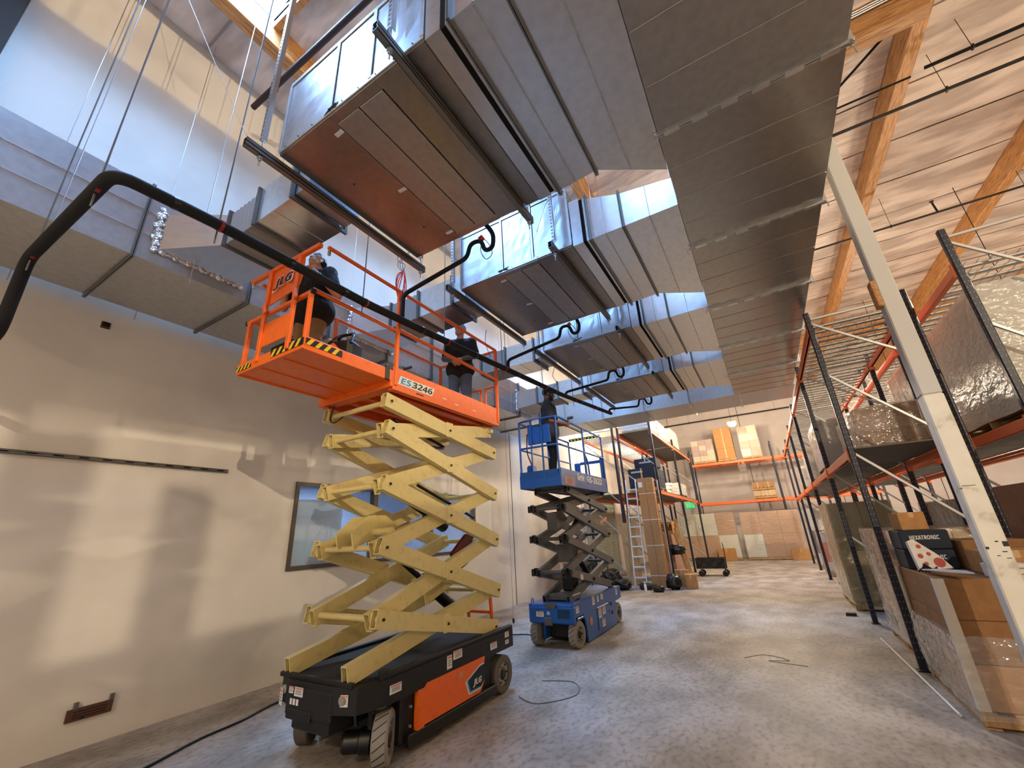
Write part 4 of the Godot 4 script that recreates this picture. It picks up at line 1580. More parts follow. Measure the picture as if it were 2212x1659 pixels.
# ------------------------------------------------------------------ blue scissor lift
func blue_lift() -> void:
	var t := thing("scissor_lift", "raised blue scissor lift with grey arms and worn grey tyres", "scissor lift", Vector3(-3.53, 0, -8.33))
	var R := Vector3(0, 0, -1)
	beg()
	cbx(Vector3(0, 0.56, 0), Vector3(0.82, 0.2, 2.56), 0.02)
	cbx(Vector3(0, 0.5, 1.24), Vector3(0.84, 0.26, 0.1), 0.02)
	fin("chassis", M["blue enamel"], t, "blue chassis")
	for s: float in [-1.0, 1.0]:
		beg()
		# side with wheel arch cut-outs
		var p := [Vector2(-0.9, 0.02), Vector2(0.72, 0.02), Vector2(0.78, 0.3), Vector2(0.86, 0.42), Vector2(1.28, 0.44), Vector2(1.28, 0.66), Vector2(-1.28, 0.66), Vector2(-1.28, 0.46), Vector2(-0.86, 0.46)]
		p = [Vector2(0.86, 0.02), Vector2(-0.72, 0.02), Vector2(-0.78, 0.34), Vector2(-0.86, 0.46), Vector2(-1.28, 0.46), Vector2(-1.28, 0.66), Vector2(1.28, 0.66), Vector2(1.28, 0.44), Vector2(0.9, 0.42)]
		prism(p, Transform3D(Basis(R, Vector3.UP, Vector3.RIGHT), Vector3(s * 0.4 - 0.012, 0, 0)), 0.03)
		fin("side_panel", M["blue enamel"], t)
		beg()
		cbx(Vector3(s * 0.405, 0.28, -0.1), Vector3(0.05, 0.36, 0.62), 0.008)
		fin("tray_door", M["blue enamel"], t)
		beg()
		cbx(Vector3(s * 0.3, 0.42, 0.98), Vector3(0.24, 0.04, 0.3), 0.01)
		cbx(Vector3(s * 0.24, 0.26, 1.0), Vector3(0.05, 0.34, 0.2), 0.012)
		fin("wheel_fork", M["blue enamel"], t)
		wheel(t, Vector3(s * 0.36, 0.2, 1.08), 0.0 if s < 0 else -0.1, 0.2, 0.13, s, "tyre pale")
		wheel(t, Vector3(s * 0.36, 0.185, -1.06), 0, 0.185, 0.11, s, "tyre pale")
		tread(t, Vector3(s * 0.36, 0.2, 1.08), 0.0 if s < 0 else -0.1, 0.2, 0.13)
	beg()
	cbx(Vector3(0, 0.25, 0), Vector3(0.6, 0.3, 1.9), 0.02)
	fin("belly", M["chassis black"], t)
	beg()
	cbx(Vector3(-0.05, 0.4, 1.28), Vector3(0.14, 0.12, 0.04), 0.01)
	prism([Vector2(-0.12, 0.68), Vector2(0.14, 0.68), Vector2(0.06, 0.6), Vector2(-0.05, 0.6)], Transform3D(Basis.IDENTITY, Vector3(0, 0, 1.28)), 0.015)
	fin("front_notch", M["grey enamel"], t)
	beg()
	for k in 6: bx(Vector3(0.24, 0.47 + 0.022 * k, 1.292), Vector3(0.22, 0.01, 0.006))
	fin("front_grille", M["chassis black"], t)
	for x: float in [-0.38, 0.36]:
		beg()
		tube([Vector3(x - 0.02, 0.66, 1.2), Vector3(x - 0.02, 0.72, 1.2), Vector3(x, 0.74, 1.2), Vector3(x + 0.02, 0.72, 1.2), Vector3(x + 0.02, 0.66, 1.2)], 0.008, 6)
		fin("lifting_eye", M["blue enamel"], t)
	safety_sticker(t, Vector3(-0.2, 0.51, 1.293), Vector3.RIGHT, Vector3.UP, 0.14, 0.08)
	safety_sticker(t, Vector3(-0.04, 0.53, 1.293), Vector3.RIGHT, Vector3.UP, 0.05, 0.05)
	for q in [[1.12, 0.57, 0.12, 0.1], [0.35, 0.6, 0.12, 0.14], [0.12, 0.6, 0.1, 0.1], [-0.1, 0.61, 0.12, 0.1], [-1.0, 0.58, 0.1, 0.12]]:
		safety_sticker(t, Vector3(0.422, q[1], q[0]), R, Vector3.UP, q[2], q[3])
	for q in [[0.1, 0.36, 0.16, 0.16], [-0.12, 0.38, 0.16, 0.14], [-0.05, 0.18, 0.16, 0.13]]:
		safety_sticker(t, Vector3(0.434, q[1], q[0]), R, Vector3.UP, q[2], q[3])
	beg()
	cyl(Vector3(0.42, 0.3, 0.55), Vector3(0.424, 0.3, 0.55), 0.07, 20)
	fin("round_sticker", M["decal pink"], t)
	for q in [[-0.42, 0.3], [-0.6, 0.42], [-0.62, 0.26]]:
		beg()
		cbx(Vector3(0.42, q[1], q[0]), Vector3(0.012, 0.07, 0.08), 0.003)
		fin("latch_recess", M["chassis black"], t)
	# scissor stack
	var yF := [0.7, 1.14, 1.695, 2.23, 2.56]
	var yR := [0.72, 1.17, 1.72, 2.25, 2.58]
	t.set_meta("kindred", "")
	for k in 4:
		for s: float in [-1.0, 1.0]:
			var a1 := Vector3(s * 0.31, yF[k + 1], 1.08 if k < 3 else 0.85)
			var b1 := Vector3(s * 0.31, yR[k], -1.22 if k > 0 else -1.05)
			var o := arm(t, a1, b1, 0.07, 0.13, "grey enamel")
			arm(t, Vector3(s * 0.235, yF[k], 1.08 if k > 0 else 0.95), Vector3(s * 0.235, yR[k + 1], -1.22), 0.07, 0.13, "grey enamel")
			for p: Vector3 in [a1, b1, (a1 + b1) * 0.5]:
				beg()
				cyl(Vector3(s * 0.345, p.y, p.z), Vector3(s * 0.375, p.y, p.z), 0.028, 12)
				fin("pin", M["hub dark"], o)
		for e in [[1.08 if k < 3 else 0.85, yF[k + 1]], [-1.22, yR[k + 1]]]:
			beg()
			cyl(Vector3(-0.34, e[1], e[0]), Vector3(0.34, e[1], e[0]), 0.032, 12)
			fin("cross_tube", M["grey enamel"], t)
	for k in 3:
		for x: float in [-0.285, -0.36, 0.285, 0.36]:
			beg()
			cbx(Vector3(x, yF[k + 1], 1.14), Vector3(0.055, 0.12, 0.06), 0.01)
			fin("end_plug", M["plastic black"], t)
	beg()
	cbx(Vector3(0, 0.72, 0.75), Vector3(0.56, 0.1, 0.4), 0.02)
	fin("arm_base", M["grey enamel"], t)
	beg()
	cbx(Vector3(0.02, 0.93, 0.4), Vector3(0.26, 0.34, 0.22), 0.03)
	fin("control_box", M["plastic black"], t)
	for q in [[Vector3(0, 0.95, -0.6), Vector3(0, 1.65, 0.35)], [Vector3(0, 1.5, 0.55), Vector3(0, 2.1, -0.4)]]:
		beg()
		cyl(q[0], q[1], 0.06, 14)
		fin("hydraulic_cylinder", M["hydraulic black"], t)
	for q in [[0.9, 2.02, 0.2], [0.55, 1.45, 0.25]]:
		beg()
		prism([Vector2(-0.3, -0.1), Vector2(0.25, -0.05), Vector2(0.1, 0.14), Vector2(-0.2, 0.2)], Transform3D(Basis(Vector3(0, 0.3, -1).normalized(), Vector3(0, 1, 0.3).normalized(), Vector3.RIGHT), Vector3(-0.1, q[1], q[0] - 0.2)), q[2])
		fin("cylinder_bracket", M["grey enamel"], t)
	decal(t, "caution_strip", Vector3(0.348, 2.0, -0.95), Vector3(0, 0.23, -0.97).normalized(), Vector3(0, 0.97, 0.23).normalized(), 0.45, 0.07, "decal pink", "pale caution strip on an arm")
	safety_sticker(t, Vector3(0.348, 1.02, 0.6), Vector3(0, -0.2, -0.98).normalized(), Vector3(0, 0.98, -0.2).normalized(), 0.12, 0.09)
	for x: float in [-0.2, 0.2]:
		beg()
		cbar(Vector3(x, 0.3, -1.31), Vector3(x, 1.05, -1.29), 0.03, 0.03, 0.006)
		fin("ladder_rail", M["grey enamel"], t)
	# platform
	beg()
	span(Vector3(-0.41, 2.62, -1.26), Vector3(0.41, 2.68, 1.3))
	fin("deck", M["grey enamel"], t)
	for x: float in [-0.42, 0.42]:
		beg()
		cbx(Vector3(x, 2.76, 0.02), Vector3(0.025, 0.32, 2.58), 0.006)
		fin("side_wall", M["blue enamel"], t)
	for z: float in [1.32, -1.27]:
		beg()
		cbx(Vector3(0, 2.72, z), Vector3(0.86, 0.24, 0.025), 0.006)
		fin("end_wall", M["blue enamel"], t)
	beg()
	hexa([Vector3(-0.36, 2.78, 1.335), Vector3(0.36, 2.78, 1.335), Vector3(0.36, 2.78, 1.3), Vector3(-0.36, 2.78, 1.3)], [Vector3(-0.4, 2.9, 1.36), Vector3(0.4, 2.9, 1.36), Vector3(0.4, 2.9, 1.3), Vector3(-0.4, 2.9, 1.3)])
	fin("front_kick_plate", M["blue enamel"], t)
	var top := bend([Vector3(0.42, 3.9, -1.25), Vector3(0.42, 3.9, 1.32), Vector3(-0.42, 3.9, 1.32), Vector3(-0.42, 3.9, -1.25)], 0.14, 4)
	beg()
	tube(top, 0.022, 8)
	fin("top_rail", M["blue enamel"], t)
	beg()
	tube(bend([Vector3(0.42, 3.4, -1.25), Vector3(0.42, 3.36, 1.32), Vector3(-0.42, 3.36, 1.32), Vector3(-0.42, 3.38, -1.25)], 0.12, 4), 0.02, 8)
	fin("mid_rail", M["blue enamel"], t)
	for q in [[0.4, 1.3], [-0.4, 1.3], [0.42, -1.22], [-0.42, -1.22], [0.42, -0.02], [-0.42, -0.02]]:
		beg()
		cyl(Vector3(q[0], 2.7, q[1]), Vector3(q[0], 3.9, q[1]), 0.021, 8)
		fin("rail_post", M["blue enamel"], t)
	for x: float in [-0.13, 0.1]:
		beg()
		cbar(Vector3(x, 2.72, 1.33), Vector3(x, 3.88, 1.33), 0.035, 0.025, 0.005)
		fin("front_upright", M["blue enamel"], t)
	for s: float in [-1.0, 1.0]:
		beg()
		tube(bend([Vector3(s * 0.42, 3.38, 0.02), Vector3(s * 0.42, 3.2, -0.18), Vector3(s * 0.42, 2.85, -0.2)], 0.15), 0.02, 8)
		fin("bent_brace", M["blue enamel"], t)
	beg()
	cbx(Vector3(0.02, 3.6, 1.28), Vector3(0.48, 0.36, 0.04), 0.01)
	fin("manual_box", M["blue enamel"], t, "blue document panel")
	beg()
	cbx(Vector3(-0.19, 3.74, 1.2), Vector3(0.1, 0.2, 0.12), 0.015)
	fin("control_box", M["blue enamel"], t)
	safety_sticker(t, Vector3(0.0, 3.84, 1.352), Vector3.RIGHT, Vector3.UP, 0.14, 0.09)
	beg()
	tube(curve([Vector3(-0.26, 3.66, 1.24), Vector3(-0.3, 3.3, 1.2), Vector3(-0.22, 3.05, 1.2), Vector3(-0.25, 2.9, 1.15)]), 0.012, 6)
	fin("coiled_cord", M["plastic black"], t)
	beg()
	cbx(Vector3(-0.3, 2.95, 1.05), Vector3(0.14, 0.22, 0.2), 0.03)
	fin("pump_box", M["blue enamel"], t)
	# padded gate bar and rear gate
	beg()
	cyl(Vector3(-0.4, 3.95, -1.25), Vector3(0.4, 3.95, -1.25), 0.035, 12)
	var pad := fin("gate_bar", M["decal black"], t, "yellow and black padded gate bar")
	for k in 8:
		beg()
		bx(Vector3(-0.33 + 0.09 * k, 3.95, -1.25), Vector3(0.04, 0.074, 0.074), Basis(Vector3.BACK, 0.5))
		fin("stripe", M["hazard yellow"], pad)
	beg()
	cbx(Vector3(0.12, 3.34, -1.24), Vector3(0.58, 0.07, 0.03), 0.008)
	cbx(Vector3(0.38, 3.1, -1.2), Vector3(0.05, 0.7, 0.12), 0.008)
	cbx(Vector3(-0.15, 3.14, -1.0), Vector3(0.14, 0.36, 0.05), 0.01)
	fin("rear_gate", M["blue enamel"], t)
	# lettering
	letters("maker_lettering", "Genie", 0.15, Vector3(0.435, 2.82, 0.36), R, Vector3.UP, M["decal white"], t, 0.36, 0.1)
	letters("model_lettering", "GS-2632", 0.13, Vector3(0.435, 2.81, -0.42), R, Vector3.UP, M["decal white"], t, 0.92, 0.1)
	var sg := decal(t, "caution_sign", Vector3(0.434, 2.7, 0.95), R, Vector3.UP, 0.44, 0.14, "decal pink", "pale pink caution sign")
	for k in 3: decal(sg, "print_line", Vector3(0.437, 2.74 - 0.035 * k, 0.92), R, Vector3.UP, 0.3, 0.014, "decal red")


# ------------------------------------------------------------------ pallet racks
func put_mesh(parent: Node, called: String, m: Mesh, mt: String, at: Vector3, b := Basis.IDENTITY) -> MeshInstance3D:
	var o := MeshInstance3D.new()
	o.name = called
	o.mesh = m
	o.material_override = M[mt]
	o.transform = Transform3D(b, at)
	parent.add_child(o, true)
	return o


func post_mesh(h: float) -> Mesh:
	var key := "post%.2f" % h
	if not mesh_store.has(key):
		beg()
		cbx(Vector3(0, h * 0.5, 0), Vector3(0.078, h, 0.07), 0.01)
		cbx(Vector3(0, 0.006, 0), Vector3(0.13, 0.012, 0.13), 0.003)
		mesh_store[key] = S.commit()
		beg()
		var y := 0.15
		while y < h - 0.05:
			for s: float in [-1.0, 1.0]:
				bx(Vector3(s * 0.018, y, 0.0353), Vector3(0.007, 0.016, 0.002))
				bx(Vector3(-0.0393, y, s * 0.018), Vector3(0.002, 0.016, 0.007))
			y += 0.0762
		mesh_store[key + "slots"] = S.commit()
	return mesh_store[key]


# x0 = aisle side, x1 = rear side; frames across z; levels of beams
func rack_row(t: Node3D, x0: float, x1: float, frames: Array, h: float, levels: Array, decks: Array, falls := true) -> void:
	var o := Vector3(x0, 0, frames[0])
	t.position = o
	var d := x1 - x0
	var pm := post_mesh(h)
	for z: float in frames:
		for x: float in [0.0, d]:
			var p := put_mesh(t, "upright_post", pm, "rack navy", Vector3(x, 0, z - o.z))
			put_mesh(p, "slots", mesh_store["post%.2fslots" % h], "rack slot", Vector3.ZERO)
		beg()
		var y := 0.25
		cbar(Vector3(0.03, y, z - o.z), Vector3(d - 0.03, y, z - o.z), 0.03, 0.035, 0.004)
		fin("horizontal_brace", M["rack brace"], t)
		beg()
		cbar(Vector3(0.03, h - 0.12, z - o.z), Vector3(d - 0.03, h - 0.12, z - o.z), 0.03, 0.035, 0.004)
		fin("horizontal_brace", M["rack brace"], t)
		var k := 0
		while y < h - 0.9:
			beg()
			var y1 := minf(y + 1.2, h - 0.2)
			if falls: cbar(Vector3(d - 0.03, y, z - o.z), Vector3(0.03, y1, z - o.z), 0.03, 0.035, 0.004)
			else: cbar(Vector3(0.03, y, z - o.z), Vector3(d - 0.03, y1, z - o.z), 0.03, 0.035, 0.004)
			fin("diagonal_brace", M["rack brace"], t)
			y = y1
			k += 1
	for i in frames.size() - 1:
		var za: float = frames[i] - o.z - 0.04
		var zb: float = frames[i + 1] - o.z + 0.04
		for l in levels.size():
			var y: float = levels[l]
			for x: float in [-0.01, d + 0.01]:
				beg()
				cbx(Vector3(x, y, (za + zb) * 0.5), Vector3(0.05, 0.12, za - zb), 0.008)
				cbx(Vector3(x + (0.015 if x < 0 else -0.015), y - 0.03, (za + zb) * 0.5), Vector3(0.06, 0.06, za - zb), 0.008)
				var b := fin("beam", M["rack orange"], t, "orange load beam")
				for z: float in [za - 0.02, zb + 0.02]:
					beg()
					cbx(Vector3(x, y - 0.02, z + (0.03 if z == za - 0.02 else -0.03)), Vector3(0.09, 0.2, 0.06), 0.006)
					fin("connector", M["rack orange"], b)
			if decks[l] == "board":
				for k in 3:
					beg()
					var ka := lerpf(za, zb, k / 3.0) - 0.006
					var kb := lerpf(za, zb, (k + 1) / 3.0) + 0.006
					span(Vector3(0.02, y + 0.061, ka), Vector3(d - 0.02, y + 0.08, kb))
					fin("deck_board", M["deck board"], t)
			else:
				var n := int((za - zb) / 0.24)
				for k in n:
					beg()
					var z := lerpf(za, zb, (k + 0.5) / n)
					cbx(Vector3(d * 0.5, y + 0.05, z), Vector3(d, 0.03, 0.06), 0.006)
					fin("deck_channel", M["deck wire"], t)
				beg()
				var w := 0.1
				while w < absf(d):
					bx(Vector3(w * signf(d), y + 0.07, (za + zb) * 0.5), Vector3(0.006, 0.006, za - zb))
					w += 0.12
				fin("deck_wires", M["deck wire"], t)


func racks() -> void:
	var t := thing("pallet_rack", "navy and orange pallet rack row along the aisle beside the column", "rack")
	rack_row(t, 1.2, 2.4, [-7.6, -10.45, -14.0, -17.2, -20.3, -23.3], 4.94, [2.66, 4.68], ["board", "wire"])
	t = thing("pallet_rack", "second navy and orange pallet rack row standing back to back behind the aisle racks", "rack")
	rack_row(t, 2.66, 3.88, [-6.6, -9.6, -12.6, -15.6, -18.6], 5.2, [2.68, 4.63], ["board", "wire"])
	t = thing("pallet_rack", "unseen pallet rack bay added to cast shadow on the white wall", "rack")
	rack_row(t, 2.66, 3.88, [2.9, -0.2], 5.2, [2.68, 4.63], ["board", "wire"])  # bay out of view, added for the shadow it throws on the wall
	t = thing("pallet_rack", "navy and orange pallet rack beside the ladder, stacked with navy cartons", "rack")
	rack_row(t, -3.1, -4.3, [-15.3, -19.6, -24.2], 5.5, [2.94, 5.12], ["board", "board"], false)
	t = thing("pallet_rack", "navy and orange pallet rack between the ladder rack and the roller door", "rack")
	rack_row(t, -4.5, -5.7, [-15.3, -19.6, -24.2], 5.5, [2.94, 5.12], ["board", "wire"], false)
	# rack against the end wall: same parts, turned
	t = thing("pallet_rack", "orange beamed pallet rack standing against the far end wall", "rack", Vector3(-3.3, 0, -26.2))
	var pm := post_mesh(5.9)
	for x: float in [0.0, 4.1, 8.2]:
		for z: float in [0.0, -1.1]:
			var p := put_mesh(t, "upright_post", pm, "rack navy", Vector3(x, 0, z))
			put_mesh(p, "slots", mesh_store["post5.90slots"], "rack slot", Vector3.ZERO)
		for q in [[0.3, 0.3], [1.6, 1.6], [2.7, 2.7], [0.3, 1.6], [1.6, 2.7], [2.7, 4.0], [4.0, 5.2]]:
			beg()
			cbar(Vector3(x, q[0], -0.02), Vector3(x, q[1], -1.08), 0.03, 0.035, 0.004)
			fin("brace", M["rack brace"], t)
	for y: float in [2.87, 5.02]:
		for k in 2:
			for z: float in [0.0, -1.1]:
				beg()
				cbx(Vector3(k * 4.1 + 2.05, y, z), Vector3(4.02, 0.14, 0.06), 0.008)
				fin("beam", M["rack orange"], t, "orange load beam")
			for j in 4:
				beg()
				cbx(Vector3(k * 4.1 + 0.5 + j, y + 0.05, -0.55), Vector3(0.08, 0.03, 1.06), 0.006)
				fin("deck_channel", M["rack orange"], t)


# ------------------------------------------------------------------ goods
func pallet(t: Node3D, w: float, d: float) -> void:
	for k in 3:
		beg()
		cbx(Vector3(0, 0.07, lerpf(-d * 0.5 + 0.03, d * 0.5 - 0.03, k / 2.0)), Vector3(w, 0.09, 0.05), 0.005)
		fin("pallet_stringer", M["pallet timber"], t)
	for k in 6:
		beg()
		cbx(Vector3(lerpf(-w * 0.5 + 0.05, w * 0.5 - 0.05, k / 5.0), 0.127, 0), Vector3(0.1, 0.018, d), 0.003)
		fin("pallet_board", M["pallet timber"], t)
	for k in 3:
		beg()
		cbx(Vector3(lerpf(-w * 0.5 + 0.05, w * 0.5 - 0.05, k / 2.0), 0.011, 0), Vector3(0.1, 0.018, d), 0.003)
		fin("pallet_board", M["pallet timber"], t)


func film_shell(t: Node3D, lo: Vector3, hi: Vector3, m: String) -> void:
	# loose plastic sheet, puckered, open below
	beg()
	var c := (lo + hi) * 0.5
	var h := (hi - lo) * 0.5
	var ring := []
	var n := 8
	for i in n: ring.append(Vector2(lerpf(-1, 1, float(i) / n), -1))
	for i in n: ring.append(Vector2(1, lerpf(-1, 1, float(i) / n)))
	for i in n: ring.append(Vector2(lerpf(1, -1, float(i) / n), 1))
	for i in n: ring.append(Vector2(-1, lerpf(1, -1, float(i) / n)))
	var rows := 7
	var P := []
	for j in rows + 1:
		var r := []
		for p: Vector2 in ring:
			var pull := 0.012 + rng.randf_range(-0.004, 0.012)
			var q := Vector3(p.x * (h.x + pull), lerpf(-h.y, h.y, float(j) / rows) + rng.randf_range(-0.01, 0.01), p.y * (h.z + pull))
			if j == rows: q *= Vector3(0.985, 1, 0.985)
			r.append(c + q)
		P.append(r)
	for j in rows:
		for i in ring.size():
			var k := (i + 1) % ring.size()
			var m0: Vector3 = P[j][i]
			quad(P[j][i], P[j][k], P[j + 1][k], P[j + 1][i], Vector3(m0.x - c.x, 0, m0.z - c.z))
	for i in ring.size():
		var k := (i + 1) % ring.size()
		var A: Vector3 = P[rows][i]
		var B: Vector3 = P[rows][k]
		var top := c + Vector3(0, h.y + 0.015, 0)
		if (top - A).cross(B - A).y < 0: tri(A, top, B)
		else: tri(A, B, top)
	fin("plastic_wrap", M[m], t)


func pallet_of_goods(label: String, x0: float, x1: float, z0: float, z1: float, y: float, h: float, n: Vector3i, cm: Array, film := "", pal := true, group := "") -> Node3D:
	var t := thing("pallet_load", label, "pallet load", Vector3((x0 + x1) * 0.5, y, (z0 + z1) * 0.5), 0, group)
	var w := x1 - x0
	var d := absf(z1 - z0)
	var base := 0.0
	if pal:
		pallet(t, w, d)
		base = 0.137
	var s := Vector3((w - 0.04) / n.x, (h - base) / n.y, (d - 0.04) / n.z)
	for j in n.y:
		for i in n.x:
			for k in n.z:
				if i > 0 and i < n.x - 1 and k > 0 and k < n.z - 1 and j < n.y - 1: continue
				var key := "carton%.2f_%.2f_%.2f" % [s.x, s.y, s.z]
				if not mesh_store.has(key):
					beg()
					cbx(Vector3.ZERO, s - Vector3(0.008, 0.003, 0.008), 0.006)
					mesh_store[key] = S.commit()
					beg()
					bx(Vector3(0, -0.0, 0), Vector3(0.05, s.y - 0.0, s.z - 0.004))
					mesh_store[key + "tape"] = S.commit()
				var at := Vector3(-w * 0.5 + 0.02 + (i + 0.5) * s.x + rng.randf_range(-0.004, 0.004), base + (j + 0.5) * s.y, -d * 0.5 + 0.02 + (k + 0.5) * s.z + rng.randf_range(-0.004, 0.004))
				var o := put_mesh(t, "carton", mesh_store[key], cm[rng.randi() % cm.size()], at, Basis(Vector3.UP, rng.randf_range(-0.008, 0.008)))
				if film == "": put_mesh(o, "tape", mesh_store[key + "tape"], "tape", Vector3(0, 0.0008, 0))
	if film and film != "none":
		film_shell(t, Vector3(-w * 0.5, base - 0.03, -d * 0.5), Vector3(w * 0.5, h + 0.01, d * 0.5), film)
	return t


func carton(label: String, at: Vector3, s: Vector3, m: String, turn := 0.0, group := "") -> Node3D:
	var t := thing("carton", label, "box", at, turn, group)
	beg()
	cbx(Vector3(0, s.y * 0.5, 0), s, 0.008)
	fin("box", M[m], t)
	beg()
	bx(Vector3(0, s.y + 0.0008, 0), Vector3(0.05, 0.0016, s.z - 0.01))
	for q: float in [-1.0, 1.0]: bx(Vector3(0, s.y * 0.85, q * (s.z * 0.5 + 0.0008)), Vector3(0.05, s.y * 0.3, 0.0016))
	fin("tape", M["tape"], t)
	return t


func rack_loads() -> void:
	# aisle row, floor
	pallet_of_goods("clear wrapped rose brown cartons on the floor behind the nearest aisle rack post", 1.27, 2.33, -7.78, -9.5, 0.0, 1.6, Vector3i(3, 4, 4), ["carton rose", "carton pale"], "film clear")
	pallet_of_goods("tall green wrapped stack of brown cartons on the floor past the second rack post", 1.1, 2.2, -11.7, -13.3, 0.0, 2.1, Vector3i(2, 4, 2), ["carton dark"], "film green")
	pallet_of_goods("white and orange printed boxes on a pallet beside the green wrapped stack", 1.27, 2.2, -14.4, -16.0, 0.0, 1.5, Vector3i(3, 5, 4), ["carton white", "carton orange"], "film clear")
	pallet_of_goods("orange printed boxes on a pallet toward the far end of the aisle racks", 1.27, 2.2, -18.0, -19.6, 0.0, 1.35, Vector3i(2, 4, 3), ["carton orange", "carton white"], "film clear")
	pallet_of_goods("black and white boxes stacked high at the far end of the aisle racks", 1.27, 2.2, -20.8, -22.4, 0.0, 2.2, Vector3i(2, 5, 2), ["carton black", "carton white"], "film clear")
	# aisle row, first level
	var y := 2.741
	pallet_of_goods("low dark rose cartons under wrap on the first level next to the column", 1.5, 2.35, -8.5, -10.1, y, 0.72, Vector3i(2, 3, 5), ["carton rose", "carton dark"], "film clear")
	pallet_of_goods("milky wrapped pale cartons on the first level past the second rack post", 1.26, 2.3, -11.0, -12.6, y, 1.08, Vector3i(2, 3, 3), ["carton pale", "carton grey"], "film milky")
	pallet_of_goods("milky wrapped load on the first level past the third rack post", 1.28, 2.3, -14.3, -15.8, y, 0.95, Vector3i(2, 2, 2), ["carton white", "carton pale"], "film milky")
	pallet_of_goods("milky wrapped load on the first level past the fourth rack post", 1.28, 2.3, -17.5, -19.0, y, 0.8, Vector3i(2, 2, 2), ["carton pale"], "film milky")
	# second row
	pallet_of_goods("big load under shiny plastic wrap on the first level of the second rack row", 2.74, 3.82, -6.85, -8.7, 2.761, 1.66, Vector3i(2, 3, 2), ["carton grey", "carton white"], "film milky")
	pallet_of_goods("tall grey boxes on the first level of the second rack row", 2.74, 3.7, -9.9, -11.3, 2.761, 1.7, Vector3i(1, 1, 2), ["carton grey"], "film clear")
	pallet_of_goods("cream wrapped box on the second rack row, past the tall grey boxes", 2.74, 3.6, -13.0, -14.2, 2.761, 1.3, Vector3i(1, 2, 1), ["carton pale"], "film milky")
	pallet_of_goods("tall grey brown cartons under the second rack row behind the navy cartons", 2.74, 3.8, -7.6, -9.3, 0.0, 2.1, Vector3i(2, 1, 3), ["carton grey", "carton rose"], "")
	pallet_of_goods("rose brown cartons on the floor of the second rack row, next bay along", 2.74, 3.8, -10.0, -12.2, 0.0, 2.0, Vector3i(2, 2, 4), ["carton rose", "carton grey"], "film clear")
	pallet_of_goods("brown carton stack on the floor of the second rack row behind the column", 2.9, 3.8, -4.1, -6.2, 0.0, 2.05, Vector3i(2, 2, 2), ["carton", "carton rose"], "")
	# added out of view: these goods shape the shadow on the white wall
	pallet_of_goods("unseen wrapped cartons added on the first level of the shadow casting rack bay", 2.74, 3.82, 2.0, 0.4, 2.761, 1.5, Vector3i(2, 3, 2), ["carton"], "film milky")
	carton("tall brown carton added on the unseen rack bay to shade the white wall", Vector3(3.22, 4.706, 2.7), Vector3(0.2, 0.9, 0.08), "carton")
	carton("narrow brown carton added on the unseen rack bay to shape its shadow", Vector3(3.18, 4.706, 2.385), Vector3(0.1, 0.6, 0.09), "carton")
	for k in 4:
		carton("low brown carton added on the unseen rack bay to cut off lamp light", Vector3(3.58, 4.706, 2.4 - 0.62 * k), Vector3(0.5, 0.28, 0.6), "carton", 0.0, "added cartons on the unseen rack bay")
	# ladder rack
	pallet_of_goods("pale wrapped cartons on the top level of the ladder rack, nearest the ladder", -4.2, -3.2, -15.6, -17.0, 5.202, 0.62, Vector3i(5, 2, 3), ["carton white", "carton pale"], "film milky")
	pallet_of_goods("pale wrapped cartons on the top level of the ladder rack, middle stack", -4.2, -3.2, -17.4, -18.9, 5.202, 0.75, Vector3i(2, 2, 3), ["carton pale"], "film milky")
	pallet_of_goods("brown wrapped cartons on the top level of the ladder rack, farther bay", -4.2, -3.15, -20.0, -21.6, 5.202, 0.9, Vector3i(2, 3, 3), ["carton"], "film milky")
	var nv := pallet_of_goods("navy cartons with white lettering on the first level of the ladder rack", -4.22, -3.2, -15.6, -17.2, 3.022, 0.85, Vector3i(1, 2, 2), ["carton navy"], "")
	letters("carton_lettering", "HEXATRONIC", 0.06, Vector3(-0.15, 0.72, 0.808), Vector3.RIGHT, Vector3.UP, M["decal white"], nv, 0.42)
	letters("carton_lettering", "HEXATRONIC", 0.06, Vector3(0.25, 0.38, 0.808), Vector3.RIGHT, Vector3.UP, M["decal white"], nv, 0.42)
	var nt := carton("single navy carton on top of the navy carton pallet in the ladder rack", Vector3(-3.55, 3.88, -16.1), Vector3(0.8, 0.34, 0.7), "carton navy")
	letters("carton_lettering", "HEXATRONIC", 0.06, Vector3(0.0, 0.2, 0.353), Vector3.RIGHT, Vector3.UP, M["decal white"], nt, 0.42)
	for i in 5:
		sack(Vector3(-3.5 - 0.12 * (i % 2), 3.022 + 0.16 * (i / 2), -17.9 - 0.42 * (i % 2) - 0.3 * (i / 2)), "white plastic sack in the heap on the first level of the ladder rack")
	pallet_of_goods("low wrapped white goods on the first level of the ladder rack, past the sacks", -4.2, -3.2, -20.1, -21.8, 3.022, 0.6, Vector3i(2, 2, 2), ["carton white"], "film milky")
	var tm := pallet_of_goods("brown cartons stacked on the floor inside the ladder rack", -4.2, -3.2, -16.6, -18.0, 0.0, 1.55, Vector3i(2, 3, 2), ["carton", "carton rose"], "")
	var bm := carton("large brown carton with black lettering on the floor stack inside the ladder rack", Vector3(-3.5, 1.55, -17.1), Vector3(0.62, 0.42, 0.5), "carton")
	letters("carton_lettering", "3M", 0.22, Vector3(0.1, 0.22, 0.253), Vector3.RIGHT, Vector3.UP, M["decal black"], bm, 0.36)
	tm.set_meta("group", "")
	# end wall rack
	pallet_of_goods("small clear wrapped carton stack on the top beams of the end wall rack", -3.15, -1.95, -26.3, -27.2, 5.11, 1.35, Vector3i(3, 4, 2), ["carton rose", "carton pale"], "film clear")
